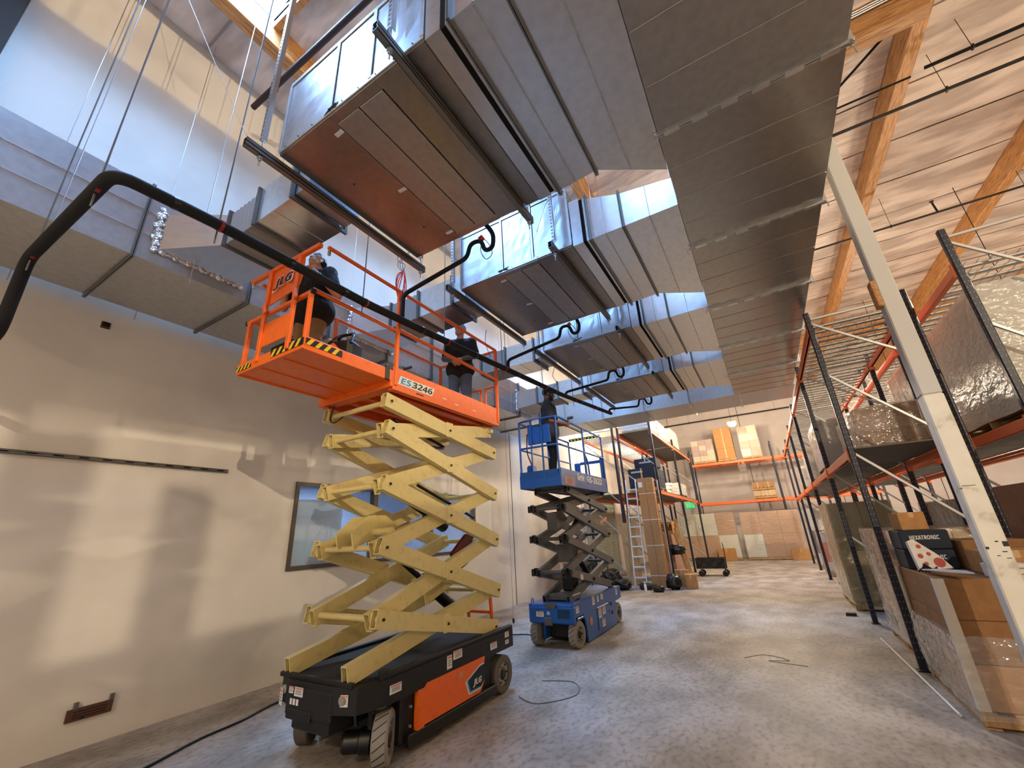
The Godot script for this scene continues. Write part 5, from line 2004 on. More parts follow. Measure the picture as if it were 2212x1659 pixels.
	pallet_of_goods("tallest brown carton stack on the top beams of the end wall rack", -1.85, -0.9, -26.3, -27.2, 5.11, 1.9, Vector3i(1, 3, 1), ["carton"], "")
	pallet_of_goods("shiny wrapped carton stack on the top beams of the end wall rack", -0.6, 0.35, -26.3, -27.2, 5.11, 1.8, Vector3i(2, 4, 2), ["carton pale", "carton"], "film clear")
	pallet_of_goods("small cartons on a raised pallet, lower beams of the end wall rack", -0.52, 0.55, -26.3, -27.1, 2.96, 0.42, Vector3i(3, 1, 2), ["carton pale"], "")
	pallet_of_goods("flat brown cartons on a second pallet on top of the small cartons", -0.5, 0.55, -26.3, -27.1, 3.382, 0.42, Vector3i(2, 1, 1), ["carton"], "")
	pallet_of_goods("wide silver wrapped load under the end wall rack, beside the ladder rack", -4.4, -1.65, -25.6, -26.1, 0.0, 2.35, Vector3i(3, 2, 1), ["carton mint", "carton", "carton"], "film clear")
	pallet_of_goods("wide pale and brown wrapped load under the end wall rack, nearer the aisle racks", -1.4, 1.2, -25.6, -26.1, 0.0, 2.3, Vector3i(3, 2, 1), ["carton", "carton mint", "carton"], "film clear")
	carton("low brown carton on the floor in front of the wide pale wrapped load", Vector3(0.9, 0.0, -25.3), Vector3(0.8, 0.5, 0.4), "carton")
	carton("brown carton on the floor in front of the wide silver wrapped load", Vector3(-2.3, 0.0, -25.3), Vector3(0.8, 0.6, 0.4), "carton")


func sack(at: Vector3, label: String) -> void:
	beg()
	var P := []
	for i in 9:
		var r := []
		var a := PI * i / 8.0
		for j in 12:
			var b := TAU * j / 12.0
			var rr := 1.0 + rng.randf_range(-0.08, 0.08)
			r.append(Vector3(cos(b) * pow(sin(a), 0.5) * 0.32 * rr, 0.09 - cos(a) * 0.09, sin(b) * pow(sin(a), 0.5) * 0.22 * rr))
		P.append(r)
	for i in 8:
		for j in 12:
			var k := (j + 1) % 12
			quad(P[i][j], P[i][k], P[i + 1][k], P[i + 1][j], (P[i][j] + P[i + 1][k]) * 0.5 - Vector3(0, 0.09, 0))
	S.generate_normals()
	var o := fin("sack", M["bag white"])
	o.position = at
	tag(o, label, "sack", "white sacks in the ladder rack")


# ------------------------------------------------------------------ column, near cartons, floor clutter
func floor_things() -> void:
	# steel column
	var c := thing("steel_column", "tall square steel column, grey above and white below, beside the racks", "column", Vector3(1.568, 0, -5.33))
	beg()
	cbx(Vector3(0, 1.43, 0), Vector3(0.158, 2.86, 0.16), 0.012)
	fin("lower_shaft", M["column white"], c, "white painted lower part")
	beg()
	cbx(Vector3(0, 6.3, 0), Vector3(0.156, 6.88, 0.158), 0.012)
	fin("upper_shaft", M["column grey"], c, "grey painted upper part")
	beg()
	for q in [Rect2(-0.07, 1.5, 0.02, 0.02), Rect2(-0.06, 2.01, 0.09, 0.005), Rect2(0.04, 1.53, 0.035, 0.04), Rect2(0.0, 1.55, 0.02, 0.01), Rect2(0.02, 1.47, 0.03, 0.008), Rect2(-0.02, 1.44, 0.02, 0.006), Rect2(0.03, 1.42, 0.03, 0.006), Rect2(-0.08, 1.99, 0.02, 0.006)]:
		bx(Vector3(q.position.x + q.size.x * 0.5, q.position.y, 0.0802), Vector3(q.size.x, q.size.y, 0.001))
	fin("scuff_marks", M["decal black"], c, "black scuffs and pen marks")
	beg()
	cbx(Vector3(-0.1, 4.0, 0.03), Vector3(0.05, 0.3, 0.12), 0.006)
	fin("timber_block", M["glulam"], c, "brown timber block fixed to the column")
	# pallet of cartons beside the column
	var t := pallet_of_goods("brown cartons on a pallet beside the column with white corner boards", 1.22, 2.36, -5.86, -7.36, 0.0, 1.2, Vector3i(2, 3, 2), ["carton", "carton dark"], "none")
	film_shell(t, Vector3(-0.575, 0.08, -0.755), Vector3(0.575, 0.72, 0.755), "film clear")
	for q in [[-0.572, 0.752], [-0.572, -0.752], [0.572, 0.752]]:
		beg()
		bx(Vector3(q[0] + 0.035 * -signf(q[0]), 0.67, q[1]), Vector3(0.08, 1.06, 0.006))
		bx(Vector3(q[0], 0.67, q[1] - 0.035 * signf(q[1])), Vector3(0.006, 1.06, 0.08))
		fin("corner_board", M["edge board"], t, "pale cardboard corner board")
	var nv := thing("carton_stack", "two navy cartons with white lettering on top of the cartons beside the column", "box", Vector3(1.47, 1.2, -7.05))
	for k in 2:
		beg()
		cbx(Vector3(0, 0.105 + 0.21 * k, 0), Vector3(0.44, 0.205, 0.5), 0.012)
		fin("carton", M["carton navy"], nv)
		letters("carton_lettering", "HEXATRONIC", 0.045, Vector3(0.0, 0.13 + 0.21 * k, 0.253), Vector3.RIGHT, Vector3.UP, M["decal white"], nv, 0.26)
	carton("small open brown box on top of the two navy cartons", Vector3(1.43, 1.62, -7.05), Vector3(0.26, 0.2, 0.26), "carton", 0.15)
	carton("long brown carton lying behind the two navy cartons", Vector3(1.98, 1.2, -7.0), Vector3(0.5, 0.3, 0.66), "carton dark")
	carton("brown carton lying behind the leaning red and white bag", Vector3(1.96, 1.2, -6.4), Vector3(0.5, 0.22, 0.42), "carton")
	# paper things on the cartons
	beg()
	prism([Vector2(0, 0), Vector2(0.3, 0.01), Vector2(0.21, 0.16), Vector2(0.06, 0.32), Vector2(0.0, 0.3)], Transform3D(Basis(Vector3.UP, 0.2) * Basis(Vector3.RIGHT, -0.25), Vector3(1.27, 1.21, -6.56)), 0.05)
	var o := fin("paper_bag", M["carton white"])
	tag(o, "white paper bag with red print leaning on the navy cartons", "bag")
	for q in [[0.08, 0.24, 0.022], [0.06, 0.14, 0.025], [0.14, 0.16, 0.02], [0.08, 0.06, 0.02], [0.2, 0.07, 0.05]]:
		beg()
		var xf := Transform3D(Basis(Vector3.UP, 0.2) * Basis(Vector3.RIGHT, -0.25), Vector3(1.27, 1.21, -6.56))
		cyl(xf * Vector3(q[0], q[1], 0.05), xf * Vector3(q[0], q[1], 0.053), q[2], 14)
		fin("print_dot", M["decal red"], o)
	beg()
	prism([Vector2(0, 0), Vector2(0.16, 0.03), Vector2(0.24, 0.4), Vector2(0.17, 0.86), Vector2(0.09, 0.5), Vector2(0.02, 0.1)], Transform3D(Basis(Vector3.RIGHT, PI / 2 - 0.05), Vector3(1.25, 1.25, -6.3)), 0.012)
	o = fin("paper_sheet", M["plastic white"])
	o.position = Vector3(0, 0.0, 0)
	tag(o, "stiff white sheet lying across the cartons beside the column", "paper")
	beg()
	for k in 4: tube(curve([Vector3(1.25 + 0.03 * k, 1.21, -6.45), Vector3(1.3, 1.26 + 0.01 * k, -6.4), Vector3(1.36, 1.23, -6.42 + 0.03 * k), Vector3(1.42, 1.25, -6.5)]), 0.008, 6)
	o = fin("wire_tangle", M["plastic black"])
	tag(o, "small black tangle of straps by the white sheet", "strap")
	var lb := thing("document_box", "flat white box with dark red lines on the cartons beside the column", "box", Vector3(1.8, 1.2, -6.02))
	beg()
	cbx(Vector3(0, 0.06, 0), Vector3(0.28, 0.12, 0.2), 0.006)
	fin("box", M["carton white"], lb)
	for k in 2:
		beg()
		bx(Vector3(0, 0.035 + 0.05 * k, 0.101), Vector3(0.24, 0.008, 0.002))
		fin("print_line", M["decal red"], lb)
	# PVC pipe and scraps
	beg()
	cyl(Vector3(1.06, 0.015, -9.19), Vector3(1.12, 0.015, -6.12), 0.014, 10)
	tag(fin("plastic_pipe", M["plastic white"]), "thin white plastic pipe lying on the floor along the racks", "pipe")
	beg()
	prism([Vector2(-0.09, -0.05), Vector2(0.08, -0.06), Vector2(0.09, 0.04), Vector2(-0.07, 0.06)], Transform3D(Basis(Vector3.RIGHT, -PI / 2), Vector3(0.94, 0.0, -11.15)), 0.05)
	tag(fin("rubber_scrap", M["plastic black"]), "small black rubber scrap on the floor by the green wrapped stack", "scrap")
	cable("floor_cable", "black cable lying on the floor along the white wall", [Vector3(-5.0, 0.012, -1.4), Vector3(-5.27, 0.012, -2.27), Vector3(-5.45, 0.012, -2.75), Vector3(-5.52, 0.012, -3.2), Vector3(-5.68, 0.012, -3.83), Vector3(-5.3, 0.012, -4.6)], 0.012, "plastic black", "cable")
	cable("floor_cable", "black cable on the floor between the two lifts", [Vector3(-5.0, 0.01, -7.6), Vector3(-4.69, 0.01, -7.74), Vector3(-4.43, 0.01, -7.82), Vector3(-4.1, 0.01, -7.7)], 0.01, "plastic black", "cable")
	cable("floor_cable", "thin grey wire loop on the floor beside the orange lift", [Vector3(-3.0, 0.005, -5.6), Vector3(-2.6, 0.005, -5.7), Vector3(-2.4, 0.005, -5.3), Vector3(-2.7, 0.005, -4.9), Vector3(-3.0, 0.005, -5.0)], 0.004, "cable grey", "wire")
	cable("floor_cable", "thin grey wire curl in the middle of the open floor", [Vector3(-0.75, 0.004, -7.5), Vector3(-0.5, 0.004, -7.75), Vector3(-0.2, 0.004, -7.55), Vector3(-0.45, 0.004, -7.45), Vector3(0.0, 0.004, -7.35)], 0.003, "cable grey", "wire")
	# plumb line
	var pl := thing("plumb_line", "thin plumb line with a dark bob hanging behind the orange lift", "line", Vector3(-5.16, 0.02, -8.52))
	beg()
	cyl(Vector3(0, 0.1, 0), Vector3(0, 4.6, 0), 0.003, 5)
	fin("string", M["cable grey"], pl)
	beg()
	lathe([Vector2(0.001, 0.0), Vector2(0.025, 0.05), Vector2(0.025, 0.1), Vector2(0.008, 0.12)], Vector3.ZERO, Vector3.UP, 12)
	fin("bob", M["plastic black"], pl)
	# wall bits
	var ws := thing("wall_strut", "long grey strut channel fixed along the white wall", "strut", Vector3(-6.45, 2.84, -3.02))
	beg()
	chan(Vector3(0, 0, 0), Vector3(0, 0, 4.6), 0.041, 0.05, 0.005, Vector3.LEFT)
	fin("channel", M["strut steel"], ws)
	beg()
	for k in 22: bx(Vector3(0.022, 0, 0.1 + 0.2 * k), Vector3(0.006, 0.012, 0.08))
	fin("slots", M["gap black"], ws)
	var wv := thing("wall_plate", "rusty brown plate with two brackets low on the white wall", "plate", Vector3(-6.46, 0.31, -2.14))
	beg()
	cbx(Vector3(0.01, 0, 0), Vector3(0.02, 0.11, 0.36), 0.004)
	fin("plate", M["rust plate"], wv)
	for z: float in [0.12, -0.16]:
		beg()
		cbx(Vector3(0.012, 0.08, z), Vector3(0.02, 0.06, 0.04), 0.004)
		fin("bracket", M["strut steel"], wv)
	beg()
	for k in 3: bx(Vector3(0.0205, 0.025 - 0.025 * k, 0), Vector3(0.002, 0.008, 0.26))
	bx(Vector3(0.021, -0.035, 0.05), Vector3(0.004, 0.02, 0.03))
	fin("faded_print", M["black iron"], wv)
	var jb := thing("junction_box", "small dark open electrical box high on the white wall", "box", Vector3(-6.465, 4.45, -1.36))
	beg()
	cbx(Vector3(0, 0, 0), Vector3(0.02, 0.085, 0.085), 0.004)
	fin("box", M["rust plate"], jb)
	beg()
	bx(Vector3(0.011, 0.01, 0.0), Vector3(0.004, 0.055, 0.06))
	fin("opening", M["gap black"], jb)
	# exit sign
	var ex := thing("exit_sign", "green lit exit sign on the far end wall", "sign", Vector3(-4.12, 2.85, -28.55))
	beg()
	cbx(Vector3(0, 0.12, 0), Vector3(0.5, 0.32, 0.06), 0.01)
	fin("housing", M["exit glow"], ex)
	letters("sign_lettering", "EXIT", 0.15, Vector3(0, 0.12, 0.034), Vector3.RIGHT, Vector3.UP, M["decal white"], ex, 0.36)
	# tall carton and ladder
	var tc := thing("tall_carton", "very tall narrow brown carton with white straps standing against the ladder rack", "box", Vector3(-3.45, 0, -14.92))
	for k in 2:
		beg()
		cbx(Vector3(-0.13 + 0.26 * k, 1.71, 0), Vector3(0.258, 3.42, 0.3), 0.01)
		fin("carton", M["carton"], tc)
	for y: float in [0.35, 1.25, 2.05, 2.9]:
		beg()
		bx(Vector3(0, y, 0), Vector3(0.526, 0.02, 0.306))
		fin("strap", M["plastic white"], tc)
	decal(tc, "address_label", Vector3(-0.16, 3.2, 0.152), Vector3.RIGHT, Vector3.UP, 0.13, 0.17, "decal white")
	var ld := thing("ladder", "white aluminium ladder leaning on the pallet rack beside the tall carton", "ladder", Vector3(-4.02, 0, -14.62))
	for s: float in [-1.0, 1.0]:
		beg()
		cbar(Vector3(s * 0.19, 0, 0.0), Vector3(s * 0.17, 3.45, -0.5), 0.03, 0.07, 0.006)
		fin("side_rail", M["ladder white"], ld)
	for k in 10:
		beg()
		var y := 0.3 + 0.31 * k
		cbar(Vector3(-0.18, y, -0.145 * y), Vector3(0.18, y, -0.145 * y), 0.035, 0.045, 0.006)
		fin("rung", M["ladder white"], ld)
	beg()
	cyl(Vector3(-3.08, 0.0, -14.98), Vector3(-3.12, 3.35, -15.16), 0.03, 10)
	tag(fin("metal_pole", M["aluminium"]), "grey metal pole standing beside the tall carton", "pole")
	# heap of bags and boxes at their feet
	bag(Vector3(-4.95, 0, -14.55), Vector3(0.32, 0.55, 0.28), "bag black", "full black rubbish bag on the floor before the ladder", 1)
	bag(Vector3(-4.5, 0, -14.15), Vector3(0.3, 0.3, 0.25), "bag black", "low black tool bag on the floor before the ladder", 2)
	bag(Vector3(-3.75, 0, -14.35), Vector3(0.26, 0.18, 0.2), "grey cloth", "dark grey cloth bundle on the floor before the tall carton", 3)
	bag(Vector3(-2.95, 0, -14.4), Vector3(0.22, 0.42, 0.18), "bag black", "upright black rucksack on the floor before the rack", 4)
	bag(Vector3(-3.3, 0, -13.85), Vector3(0.18, 0.16, 0.13), "bag black", "flat black pouch on the floor before the rack", 5)
	bag(Vector3(-2.95, 0.9, -15.62), Vector3(0.26, 0.32, 0.2), "bag black", "black bag hanging on the ladder rack post", 6)
	carton("small brown carton on the floor beside the black rucksack", Vector3(-2.5, 0, -14.75), Vector3(0.34, 0.4, 0.34), "carton", 0.1)
	carton("flat brown carton behind the black rucksack", Vector3(-2.8, 0, -15.05), Vector3(0.4, 0.5, 0.2), "carton")
	carton("small brown box on the floor behind the blue lift", Vector3(-5.6, 0, -14.3), Vector3(0.4, 0.22, 0.35), "carton pale", 0.2)
	carton("brown box stacked on the small box behind the blue lift", Vector3(-5.6, 0.22, -14.3), Vector3(0.36, 0.2, 0.32), "carton", -0.1)
	for q in [[-3.5, -14.15, "yellow tape measure on the floor by the tall carton", "hazard yellow"], [-3.42, -14.0, "yellow glove on the floor by the tall carton", "hazard yellow"], [-3.72, -13.95, "clear water bottle on the floor by the tall carton", "plastic white"]]:
		beg()
		cbx(Vector3(0, 0.04, 0), Vector3(0.14, 0.08, 0.09), 0.03)
		if q[3] == "plastic white":
			beg()
			lathe([Vector2(0.001, 0), Vector2(0.04, 0.0), Vector2(0.04, 0.16), Vector2(0.015, 0.21), Vector2(0.015, 0.24), Vector2(0.001, 0.24)], Vector3.ZERO, Vector3.UP, 14)
		var b := fin("floor_item", M[q[3]])
		b.name = numbered({"y": "hand_tool"}.get("y") if q[3] != "plastic white" else "water_bottle")
		b.position = Vector3(q[0], 0, q[1])
		tag(b, q[2], "tool" if q[3] != "plastic white" else "bottle")
	# boards and long stock leaning behind the ladder
	for k in 4:
		beg()
		cbar(Vector3(-2.72, 0, -16.0 - 0.16 * k), Vector3(-2.98, 1.6 + 0.15 * k, -16.0 - 0.16 * k), 0.05, 0.09, 0.004)
		tag(fin("timber_stud", M["pallet timber"]), "pale timber stud leaning in the ladder rack", "timber", "timber studs leaning in the ladder rack")
	# clutter behind the blue lift
	for q in [[-5.6, -12.9, 0.9, "carton rose"], [-5.2, -13.3, 0.55, "carton grey"], [-5.7, -13.7, 1.4, "carton"]]:
		pallet_of_goods("mixed cartons stacked by the wall behind the blue lift, %s" % {"carton rose": "rose brown pile", "carton grey": "low grey pile", "carton": "tallest pile"}[q[3]], q[0] - 0.25, q[0] + 0.25, q[1] + 0.2, q[1] - 0.2, 0.0, q[2], Vector3i(1, 3, 1), [q[3]], "", false)
	bag(Vector3(-5.3, 0.56, -13.3), Vector3(0.3, 0.5, 0.22), "grey cloth", "dark grey jacket heaped on the low grey carton pile", 8)
	beg()
	cbx(Vector3(0, 1.0, 0), Vector3(0.5, 2.0, 0.02), 0.004, Basis(Vector3.RIGHT, 0.05))
	var pw := fin("plywood_sheet", M["pallet timber"])
	pw.position = Vector3(-4.35, 0, -15.15)
	tag(pw, "brown plywood sheet standing in the rack behind the ladder", "plywood")
	wagon()
	tool_bag()


func bag(at: Vector3, s: Vector3, m: String, label: String, sd: int) -> void:
	var n := FastNoiseLite.new()
	n.seed = sd
	n.frequency = 3.0
	beg()
	var P := []
	for i in 13:
		var r := []
		var a := PI * i / 12.0
		for j in 18:
			var b := TAU * j / 18.0
			var d := Vector3(cos(b) * pow(sin(a), 0.6), -cos(a), sin(b) * pow(sin(a), 0.6))
			var rr := 1.0 + 0.5 * n.get_noise_3dv(d * 0.8)
			r.append(Vector3(d.x * s.x * rr, maxf(0.0, (d.y * rr + 1.0) * 0.5 * s.y), d.z * s.z * rr))
		P.append(r)
	for i in 12:
		for j in 18:
			var k := (j + 1) % 18
			quad(P[i][j], P[i][k], P[i + 1][k], P[i + 1][j], (P[i][j] + P[i + 1][k]) * 0.5 - Vector3(0, s.y * 0.5, 0))
	S.generate_normals()
	var o := fin("bag", M[m])
	o.position = at
	tag(o, label, "bag")


func wagon() -> void:
	var t := thing("folding_wagon", "black folding cloth wagon with an upright handle standing in the aisle", "wagon", Vector3(-2.3, 0, -18.35))
	beg()
	for s: float in [-1.0, 1.0]:
		bx(Vector3(0, 0.43, s * 0.24), Vector3(1.0, 0.34, 0.012))
		bx(Vector3(s * 0.5, 0.43, 0), Vector3(0.012, 0.34, 0.48))
	bx(Vector3(0, 0.27, 0), Vector3(1.0, 0.012, 0.48))
	fin("cloth_tub", M["grey cloth"], t)
	for s: float in [-1.0, 1.0]:
		for q in [[-0.5, 0.28, -0.17, 0.58], [-0.5, 0.58, -0.17, 0.28], [-0.17, 0.28, 0.17, 0.58], [-0.17, 0.58, 0.17, 0.28], [0.17, 0.28, 0.5, 0.58], [0.17, 0.58, 0.5, 0.28], [-0.52, 0.61, 0.52, 0.61]]:
			beg()
			cyl(Vector3(q[0], q[1], s * 0.255), Vector3(q[2], q[3], s * 0.255), 0.013, 6)
			fin("frame_tube", M["plastic black"], t)
	for x: float in [-0.36, 0.46]:
		for s: float in [-1.0, 1.0]:
			beg()
			lathe([Vector2(0.03, -0.04), Vector2(0.085, -0.04), Vector2(0.1, -0.025), Vector2(0.1, 0.025), Vector2(0.085, 0.04), Vector2(0.03, 0.04)], Vector3(x, 0.1, s * 0.25), Vector3(0, 0, 1), 18)
			fin("wheel", M["plastic black"], t)
			beg()
			cyl(Vector3(x, 0.1, s * 0.2), Vector3(x, 0.28, s * 0.2), 0.015, 6)
			fin("wheel_leg", M["plastic black"], t)
	beg()
	tube(bend([Vector3(0.52, 0.25, 0), Vector3(0.53, 1.08, 0), Vector3(0.5, 1.12, 0)], 0.04), 0.013, 8)
	fin("handle", M["plastic black"], t)


func tool_bag() -> void:
	var t := thing("tool_bag", "black and orange tool bag on the orange lift platform", "tool bag", Vector3(-3.42, 3.5, -2.5), 0.3)
	beg()
	cbx(Vector3(0, 0.13, 0), Vector3(0.3, 0.26, 0.24), 0.04)
	fin("body", M["plastic black"], t)
	beg()
	prism([Vector2(-0.09, 0.06), Vector2(0.02, 0.02), Vector2(0.06, 0.1), Vector2(-0.02, 0.19), Vector2(-0.09, 0.17)], Transform3D(Basis.IDENTITY, Vector3(-0.02, 0.03, 0.121)), 0.006)
	fin("side_badge", M["tool orange"], t)
	beg()
	tube(bend([Vector3(-0.13, 0.22, 0.1), Vector3(-0.09, 0.36, 0.0), Vector3(0.1, 0.36, 0.0), Vector3(0.14, 0.2, 0.1)], 0.06), 0.016, 8)
	tube(bend([Vector3(-0.13, 0.22, -0.1), Vector3(-0.09, 0.36, 0.0), Vector3(0.1, 0.36, 0.0)], 0.06), 0.016, 8)
	fin("handle", M["plastic black"], t)
	for q in [Vector3(0.08, 0.24, 0.11), Vector3(-0.1, 0.27, 0.1), Vector3(-0.08, 0.05, 0.12)]:
		beg()
		cyl(q, q + Vector3(0, 0.0, 0.02), 0.014, 10)
		fin("rivet", M["bright zinc"], t)
	var g := thing("power_tool", "black cordless power tool on the orange lift platform behind the rail post", "tool", Vector3(-3.5, 3.505, -3.3), 0.8)
	beg()
	cbar(Vector3(-0.1, 0.2, 0), Vector3(0.1, 0.26, 0), 0.07, 0.08, 0.02)
	cbar(Vector3(-0.06, 0.2, 0), Vector3(-0.03, 0.04, 0), 0.05, 0.06, 0.015)
	cbx(Vector3(-0.03, 0.03, 0), Vector3(0.12, 0.06, 0.08), 0.01)
	fin("body", M["plastic black"], g)
	beg()
	cyl(Vector3(0.1, 0.26, 0), Vector3(0.18, 0.29, 0), 0.018, 10)
	fin("chuck", M["hub dark"], g)


# ------------------------------------------------------------------ people
# smooth union of tapered capsules, meshed as surface nets and added to S
func flesh(bones: Array, cell: float, k: float) -> void:
	var lo := Vector3.ONE * 1e9
	var hi := -lo
	for b: Array in bones:
		var r: float = maxf(b[2], b[3]) + k + cell * 3
		for p: Vector3 in [b[0], b[1]]:
			lo = lo.min(p - Vector3.ONE * r)
			hi = hi.max(p + Vector3.ONE * r)
	var nx := int((hi.x - lo.x) / cell) + 2
	var ny := int((hi.y - lo.y) / cell) + 2
	var nz := int((hi.z - lo.z) / cell) + 2
	var g := PackedFloat32Array()
	g.resize(nx * ny * nz)
	g.fill(1.0)
	for b: Array in bones:
		var a: Vector3 = b[0]
		var ab: Vector3 = b[1] - a
		var ll := maxf(ab.length_squared(), 1e-9)
		var ra: float = b[2]
		var rd: float = b[3] - ra
		var rm := maxf(b[2], b[3]) + k + cell * 2
		var p0 := ((a.min(b[1]) - Vector3.ONE * rm - lo) / cell).floor()
		var p1 := ((a.max(b[1]) + Vector3.ONE * rm - lo) / cell).ceil()
		for z in range(maxi(0, int(p0.z)), mini(nz - 1, int(p1.z)) + 1):
			for y in range(maxi(0, int(p0.y)), mini(ny - 1, int(p1.y)) + 1):
				var row := (z * ny + y) * nx
				var q := Vector3(lo.x - a.x, lo.y + y * cell - a.y, lo.z + z * cell - a.z)
				for x in range(maxi(0, int(p0.x)), mini(nx - 1, int(p1.x)) + 1):
					var v := Vector3(q.x + x * cell, q.y, q.z)
					var t := clampf(v.dot(ab) / ll, 0.0, 1.0)
					var d := (v - ab * t).length() - ra - rd * t
					var o := g[row + x]
					var h := clampf(0.5 + 0.5 * (o - d) / k, 0.0, 1.0)
					g[row + x] = lerpf(o, d, h) - k * h * (1.0 - h)
	var idx := {}
	var pts := PackedVector3Array()
	var nor := PackedVector3Array()
	var sx := 1
	var sy := nx
	var sz := nx * ny
	for z in nz - 1:
		for y in ny - 1:
			for x in nx - 1:
				var i := z * sz + y * sy + x
				if absf(g[i]) > cell * 2.0: continue
				var n := 0
				var s := Vector3.ZERO
				var c := [g[i], g[i + 1], g[i + sy], g[i + sy + 1], g[i + sz], g[i + sz + 1], g[i + sz + sy], g[i + sz + sy + 1]]
				for e: Vector2i in EDGES:
					var u: float = c[e.x]
					var w: float = c[e.y]
					if (u < 0.0) != (w < 0.0):
						var t := u / (u - w)
						s += CORN[e.x].lerp(CORN[e.y], t)
						n += 1
				if n == 0: continue
				s /= n
				idx[i] = pts.size()
				pts.append(lo + (Vector3(x, y, z) + s) * cell)
				nor.append(Vector3(c[1] + c[3] + c[5] + c[7] - c[0] - c[2] - c[4] - c[6], c[2] + c[3] + c[6] + c[7] - c[0] - c[1] - c[4] - c[5], c[4] + c[5] + c[6] + c[7] - c[0] - c[1] - c[2] - c[3]).normalized())
	var st := [sx, sy, sz]
	for i: int in idx:
		for ax in 3:
			var j: int = i + st[ax]
			if j >= g.size() or (g[i] < 0.0) == (g[j] < 0.0): continue
			var u: int = st[(ax + 1) % 3]
			var w: int = st[(ax + 2) % 3]
			if not (idx.has(i - u) and idx.has(i - w) and idx.has(i - u - w)): continue
			var f := [idx[i], idx[i - u], idx[i - u - w], idx[i - w]]
			var order := [0, 1, 2, 0, 2, 3] if g[i] >= 0.0 else [0, 2, 1, 0, 3, 2]
			for q: int in order:
				smooth_pt(pts[f[q]], nor[f[q]], Vector2(pts[f[q]].x, pts[f[q]].y))


const CORN := [Vector3(0, 0, 0), Vector3(1, 0, 0), Vector3(0, 1, 0), Vector3(1, 1, 0), Vector3(0, 0, 1), Vector3(1, 0, 1), Vector3(0, 1, 1), Vector3(1, 1, 1)]
const EDGES := [Vector2i(0, 1), Vector2i(2, 3), Vector2i(4, 5), Vector2i(6, 7), Vector2i(0, 2), Vector2i(1, 3), Vector2i(4, 6), Vector2i(5, 7), Vector2i(0, 4), Vector2i(1, 5), Vector2i(2, 6), Vector2i(3, 7)]


func hand_bones(wrist: Vector3, dir: Vector3, palm: Vector3, side: float, curl: float) -> Array:
	dir = dir.normalized()
	palm = (palm - dir * palm.dot(dir)).normalized()
	var across := dir.cross(palm) * side
	var out := [[wrist - dir * 0.03, wrist + dir * 0.02, 0.026, 0.026]]
	var m := wrist + dir * 0.085
	for i in 4:
		var u := (i - 1.5) * 0.021
		out.append([wrist + dir * 0.015 + across * u * 0.6, m + across * u, 0.016, 0.0115])
		var L: float = [0.036, 0.042, 0.04, 0.031][i]
		var d1 := (dir * cos(curl) + palm * sin(curl)).normalized()
		var d2 := (dir * cos(curl * 2.1) + palm * sin(curl * 2.1)).normalized()
		var a := m + across * u
		out.append([a, a + d1 * L, 0.0095, 0.009])
		out.append([a + d1 * L, a + d1 * L + d2 * L * 0.95, 0.009, 0.0075])
	var tb := wrist + dir * 0.03 - across * 0.026
	var td := (dir * 0.6 - across * 0.7 + palm * 0.45).normalized()
	out.append([tb, tb + td * 0.04, 0.014, 0.0105])
	out.append([tb + td * 0.04, tb + td * 0.04 + (dir * 0.8 + palm * 0.5).normalized() * 0.034, 0.0105, 0.0085])
	return out


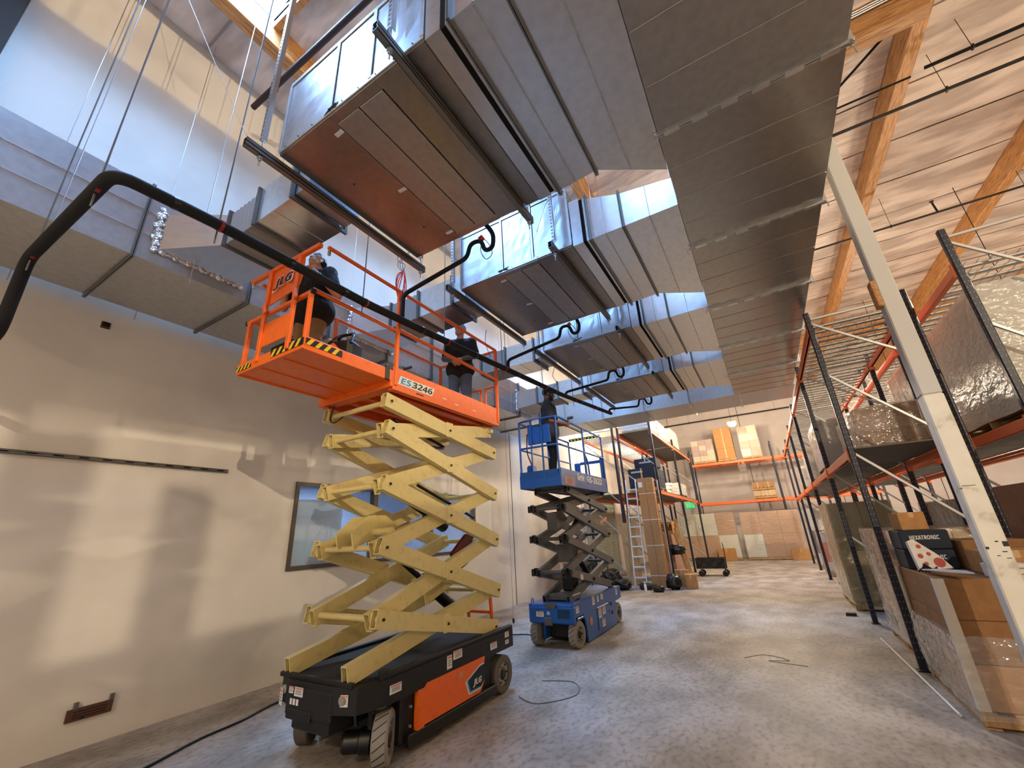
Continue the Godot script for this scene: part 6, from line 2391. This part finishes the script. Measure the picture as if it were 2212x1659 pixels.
func person(label: String, at: Vector3, turn: float, c: Dictionary) -> void:
	var t := thing("person", label, "person", at, turn)
	var s: float = c.height / 1.75
	var lean: Vector3 = c.get("lean", Vector3.ZERO)
	var b: float = c.get("broad", 1.0)
	var hip := Vector3(0, 0.95, 0) * s
	var waist := Vector3(0, 1.1, 0) * s + lean * 0.4
	var chest := Vector3(0, 1.3, 0.0) * s + lean * 0.8
	var neck := Vector3(0, 1.47, -0.01) * s + lean
	var hd: Vector3 = neck + Vector3(0, 0.165, 0.03) * s
	var shL := neck + Vector3(0.185 * b, -0.06, 0) * s
	var shR := neck + Vector3(-0.185 * b, -0.06, 0) * s
	var eL: Vector3 = c.elbow_l
	var eR: Vector3 = c.elbow_r
	var wL: Vector3 = c.wrist_l
	var wR: Vector3 = c.wrist_r
	var kn := func(x: float) -> Vector3: return Vector3(x * 1.1, 0.5, 0.03) * s
	var an := func(x: float) -> Vector3: return Vector3(x * 1.15, 0.09, -0.02) * s
	# skin: one body under the clothes
	beg()
	var bones := [[hip, waist, 0.12, 0.11], [waist, chest, 0.11, 0.12], [chest, neck, 0.1, 0.06], [neck - Vector3(0, 0.05, 0), hd - Vector3(0, 0.05, 0.02), 0.056, 0.052], [chest + Vector3(0, 0.08, 0), shL, 0.06, 0.06], [chest + Vector3(0, 0.08, 0), shR, 0.06, 0.06], [shL, eL, 0.048, 0.04], [shR, eR, 0.048, 0.04], [eL, wL, 0.043, 0.027], [eR, wR, 0.043, 0.027]]
	for x: float in [-0.1, 0.1]:
		bones.append([Vector3(x * 0.9, 0.92, 0) * s, kn.call(x), 0.07, 0.05])
		bones.append([kn.call(x), an.call(x), 0.05, 0.035])
	flesh(bones, 0.016, 0.03)
	# head on its own finer grid, turned towards what the person looks at
	var H := Basis(Vector3.UP, c.look.x) * Basis(Vector3.RIGHT, -c.look.y)
	var hb := []
	for q in [[0, 0.045, -0.02, 0, 0.05, 0.012, 0.084, 0.078], [0, 0.0, 0.02, 0, -0.045, 0.035, 0.07, 0.056], [0, -0.06, 0.05, 0, -0.085, 0.052, 0.042, 0.03], [-0.045, -0.055, 0.015, 0.045, -0.055, 0.015, 0.03, 0.03], [0, 0.012, 0.088, 0, -0.024, 0.106, 0.01, 0.015], [-0.014, -0.028, 0.096, 0.014, -0.028, 0.096, 0.01, 0.01], [-0.04, 0.03, 0.078, 0.04, 0.03, 0.078, 0.013, 0.013], [-0.02, -0.058, 0.088, 0.02, -0.058, 0.088, 0.009, 0.009], [0.076, 0.012, 0.0, 0.082, -0.02, 0.003, 0.018, 0.012], [-0.076, 0.012, 0.0, -0.082, -0.02, 0.003, 0.018, 0.012], [0, -0.02, -0.03, 0, -0.12, -0.03, 0.055, 0.056]]:
		hb.append([hd + H * (Vector3(q[0], q[1], q[2]) * s), hd + H * (Vector3(q[3], q[4], q[5]) * s), q[6] * s, q[7] * s])
	flesh(hb, 0.007, 0.016)
	for q in [[wL, wL - eL, c.palm_l, -1.0], [wR, wR - eR, c.palm_r, 1.0]]:
		flesh(hand_bones(q[0], q[1], q[2], q[3], c.get("curl", 0.7)), 0.006, 0.008)
	fin("body", M[c.skin], t)
	# eyes and brows
	for x: float in [-0.031, 0.031]:
		beg()
		lathe([Vector2(0.001, 0.011), Vector2(0.009, 0.007), Vector2(0.0125, 0.0), Vector2(0.001, -0.01)], hd + H * (Vector3(x, 0.006, 0.081) * s), H * Vector3(0, 0, 1), 10)
		fin("eye", M["plastic white"], t)
		beg()
		cyl(hd + H * (Vector3(x, 0.005, 0.09) * s), hd + H * (Vector3(x, 0.005, 0.0935) * s), 0.006, 8)
		fin("pupil", M["hair black"], t)
		beg()
		bar(hd + H * (Vector3(x - 0.018, 0.033, 0.09) * s), hd + H * (Vector3(x + 0.018, 0.033, 0.09) * s), 0.008, 0.007)
		fin("eyebrow", M["hair black"], t)
	# shirt with short sleeves
	beg()
	var mid := func(p: Vector3, q: Vector3, u: float) -> Vector3: return p.lerp(q, u)
	var sh := [[hip + Vector3(-0.085 * b, -0.05, 0), hip + Vector3(0.085 * b, -0.05, 0), 0.135 * b, 0.135 * b], [hip + Vector3(-0.05, -0.08, 0), hip + Vector3(0.05, -0.08, 0), 0.13 * b, 0.13 * b], [hip + Vector3(0.05 * b, -0.04, 0), waist + Vector3(0.045 * b, 0, 0), 0.135 * b, 0.13 * b], [hip + Vector3(-0.05 * b, -0.04, 0), waist + Vector3(-0.045 * b, 0, 0), 0.135 * b, 0.13 * b], [waist + Vector3(0.05 * b, 0, 0.01), chest + Vector3(0.07 * b, 0.02, 0), 0.128 * b, 0.125 * b], [waist + Vector3(-0.05 * b, 0, 0.01), chest + Vector3(-0.07 * b, 0.02, 0), 0.128 * b, 0.125 * b], [chest + Vector3(0, 0.08, 0), neck - Vector3(0, 0.055, 0), 0.11, 0.075], [neck - Vector3(0, 0.07, 0), shL, 0.075, 0.075], [neck - Vector3(0, 0.07, 0), shR, 0.075, 0.075], [shL, mid.call(shL, eL, 0.75), 0.074, 0.066], [shR, mid.call(shR, eR, 0.75), 0.074, 0.066]]
	flesh(sh, 0.015, 0.035)
	fin("shirt", M[c.shirt], t)
	if c.has("sleeve"):
		beg()
		flesh([[mid.call(shL, eL, 0.6), eL, 0.055, 0.05], [eL, mid.call(eL, wL, 0.88), 0.05, 0.036]], 0.013, 0.02)
		flesh([[mid.call(shR, eR, 0.6), eR, 0.055, 0.05], [eR, mid.call(eR, wR, 0.88), 0.05, 0.036]], 0.013, 0.02)
		fin("sleeves", M[c.sleeve], t)
	# trousers
	beg()
	var tr := [[hip + Vector3(-0.06, 0.02, 0), hip + Vector3(0.06, 0.02, 0), 0.128 * b, 0.128 * b]]
	for x: float in [-0.1, 0.1]:
		tr.append([Vector3(x * 0.9, 0.9, 0) * s, kn.call(x), 0.105 * b, 0.078])
		tr.append([kn.call(x), an.call(x), 0.078, 0.066])
	flesh(tr, 0.016, 0.03)
	fin("trousers", M[c.trousers], t)
	for x: float in [-0.1, 0.1]:
		beg()
		var f: Vector3 = an.call(x)
		flesh([[Vector3(f.x, 0.06, f.z - 0.04), Vector3(f.x, 0.05, f.z + 0.1), 0.055, 0.048], [Vector3(f.x, 0.05, f.z + 0.08), Vector3(f.x * 1.1, 0.042, f.z + 0.17), 0.048, 0.038], [f, Vector3(f.x, 0.14, f.z - 0.01), 0.055, 0.055]], 0.012, 0.02)
		fin("boot", M[c.boots], t)
	# hair, cap, beard
	beg()
	var tp := []
	if c.head == "hair":
		for q in [[0, 0.07, -0.03, 0, 0.075, 0.03, 0.079, 0.066], [-0.04, 0.02, -0.045, 0.04, 0.02, -0.045, 0.06, 0.06], [0.066, 0.05, -0.01, 0.066, 0.0, -0.025, 0.024, 0.018], [-0.066, 0.05, -0.01, -0.066, 0.0, -0.025, 0.024, 0.018]]:
			tp.append(q)
	elif c.head == "beanie":
		for q in [[0, 0.065, -0.025, 0, 0.085, 0.0, 0.094, 0.082], [0, 0.045, -0.02, 0, 0.05, 0.02, 0.093, 0.081]]:
			tp.append(q)
	else:
		for q in [[0, 0.07, -0.02, 0, 0.07, 0.02, 0.09, 0.083], [0, 0.05, -0.02, 0, 0.052, 0.02, 0.09, 0.083]]:
			tp.append(q)
	var tb := []
	for q in tp: tb.append([hd + H * (Vector3(q[0], q[1], q[2]) * s), hd + H * (Vector3(q[3], q[4], q[5]) * s), q[6] * s, q[7] * s])
	flesh(tb, 0.008, 0.015)
	var hat := fin({"hair": "hair", "beanie": "beanie", "cap": "cap"}[c.head], M[{"hair": "hair black", "beanie": "beanie grey", "cap": "cap black"}[c.head]], t)
	if c.head == "cap":
		beg()
		var poly := []
		for k in 13:
			var a := PI * k / 12.0
			poly.append(Vector2(cos(a) * 0.078, 0.02 + sin(a) * 0.085))
		prism(poly, Transform3D(H * Basis(Vector3.RIGHT, PI / 2 + 0.1), hd + H * Vector3(0, 0.052, 0.055)), 0.008)
		fin("cap_brim", M["cap black"], hat)
		beg()
		cyl(hd + H * Vector3(0, 0.1, 0.085), hd + H * Vector3(0, 0.102, 0.106), 0.02, 10)
		fin("cap_badge", M["badge orange"], hat)
	if c.get("beard", false):
		beg()
		var bb := []
		for q in [[-0.06, -0.03, 0.02, -0.03, -0.085, 0.05, 0.022, 0.03], [0.06, -0.03, 0.02, 0.03, -0.085, 0.05, 0.022, 0.03], [-0.03, -0.09, 0.055, 0.03, -0.09, 0.055, 0.034, 0.034], [-0.025, -0.045, 0.09, 0.025, -0.045, 0.09, 0.009, 0.009]]:
			bb.append([hd + H * (Vector3(q[0], q[1], q[2]) * s), hd + H * (Vector3(q[3], q[4], q[5]) * s), q[6] * s, q[7] * s])
		flesh(bb, 0.007, 0.012)
		fin("beard", M["hair black"], t)
	for q in c.get("extras", []):
		beg()
		match q[0]:
			"watch": cyl(q[1], q[2], 0.034, 14)
			"belt_pouch": cbx(q[1], q[2], 0.015)
			"chest_print": bx(q[1], q[2])
		fin(q[0], M[q[3]], t)


func people() -> void:
	person("man in a black shirt and khaki trousers looking up on the orange lift", Vector3(-4.06, 3.476, -2.5), 0.1, {
		"height": 1.65, "broad": 1.26, "skin": "skin light", "shirt": "tee black", "trousers": "trousers khaki", "boots": "boot tan", "head": "hair",
		"look": Vector2(0.15, 0.45), "lean": Vector3(0.0, 0.0, 0.02), "curl": 0.8,
		"elbow_l": Vector3(0.42, 0.94, 0.04), "wrist_l": Vector3(0.32, 1.14, 0.26), "palm_l": Vector3(-0.6, -0.6, 0.4),
		"elbow_r": Vector3(-0.34, 0.96, 0.14), "wrist_r": Vector3(-0.13, 1.19, 0.28), "palm_r": Vector3(0.4, -0.7, 0.5),
		"extras": [["watch", Vector3(0.334, 1.118, 0.235), Vector3(0.326, 1.13, 0.25), "plastic black"], ["belt_pouch", Vector3(0.19, 0.86, -0.02), Vector3(0.05, 0.12, 0.09), "plastic black"]]})
	person("man in a grey beanie, black shirt and jeans with clasped hands on the orange lift", Vector3(-3.81, 3.5, -4.97), 0.45, {
		"height": 1.67, "broad": 1.08, "skin": "skin tan", "shirt": "tee black", "sleeve": "sleeve grey", "trousers": "jeans", "boots": "boot grey", "head": "beanie",
		"look": Vector2(-0.35, 0.12), "curl": 0.6,
		"elbow_l": Vector3(0.27, 1.08, 0.02), "wrist_l": Vector3(0.05, 0.95, 0.22), "palm_l": Vector3(-0.4, -0.2, -0.8),
		"elbow_r": Vector3(-0.25, 1.06, 0.04), "wrist_r": Vector3(-0.06, 0.93, 0.22), "palm_r": Vector3(0.4, -0.2, -0.8),
		"extras": [["chest_print", Vector3(0.0, 1.17, 0.138), Vector3(0.16, 0.012, 0.004), "sleeve grey"]]})
	person("bearded man in a black cap and charcoal shirt holding a tool on the blue lift", Vector3(-3.38, 2.69, -7.3), 2.0, {
		"height": 1.88, "broad": 1.26, "skin": "skin brown", "shirt": "tee charcoal", "trousers": "trousers black", "boots": "boot grey", "head": "cap", "beard": true,
		"look": Vector2(0.0, 0.0), "curl": 0.8,
		"elbow_l": Vector3(0.24, 1.18, 0.04), "wrist_l": Vector3(0.1, 1.14, 0.3), "palm_l": Vector3(-0.8, 0.2, 0.2),
		"elbow_r": Vector3(-0.24, 1.16, 0.02), "wrist_r": Vector3(-0.06, 1.12, 0.3), "palm_r": Vector3(0.8, 0.2, 0.2)})
	var d := thing("cordless_drill", "small black hand tool held by the man in the black cap", "tool", Vector3(-3.38, 2.69, -7.3), 2.0)
	beg()
	cbar(Vector3(0.02, 1.24, 0.36), Vector3(0.02, 1.26, 0.48), 0.05, 0.055, 0.012)
	cbar(Vector3(0.02, 1.24, 0.38), Vector3(0.02, 1.1, 0.37), 0.035, 0.045, 0.01)
	fin("body", M["plastic black"], d)
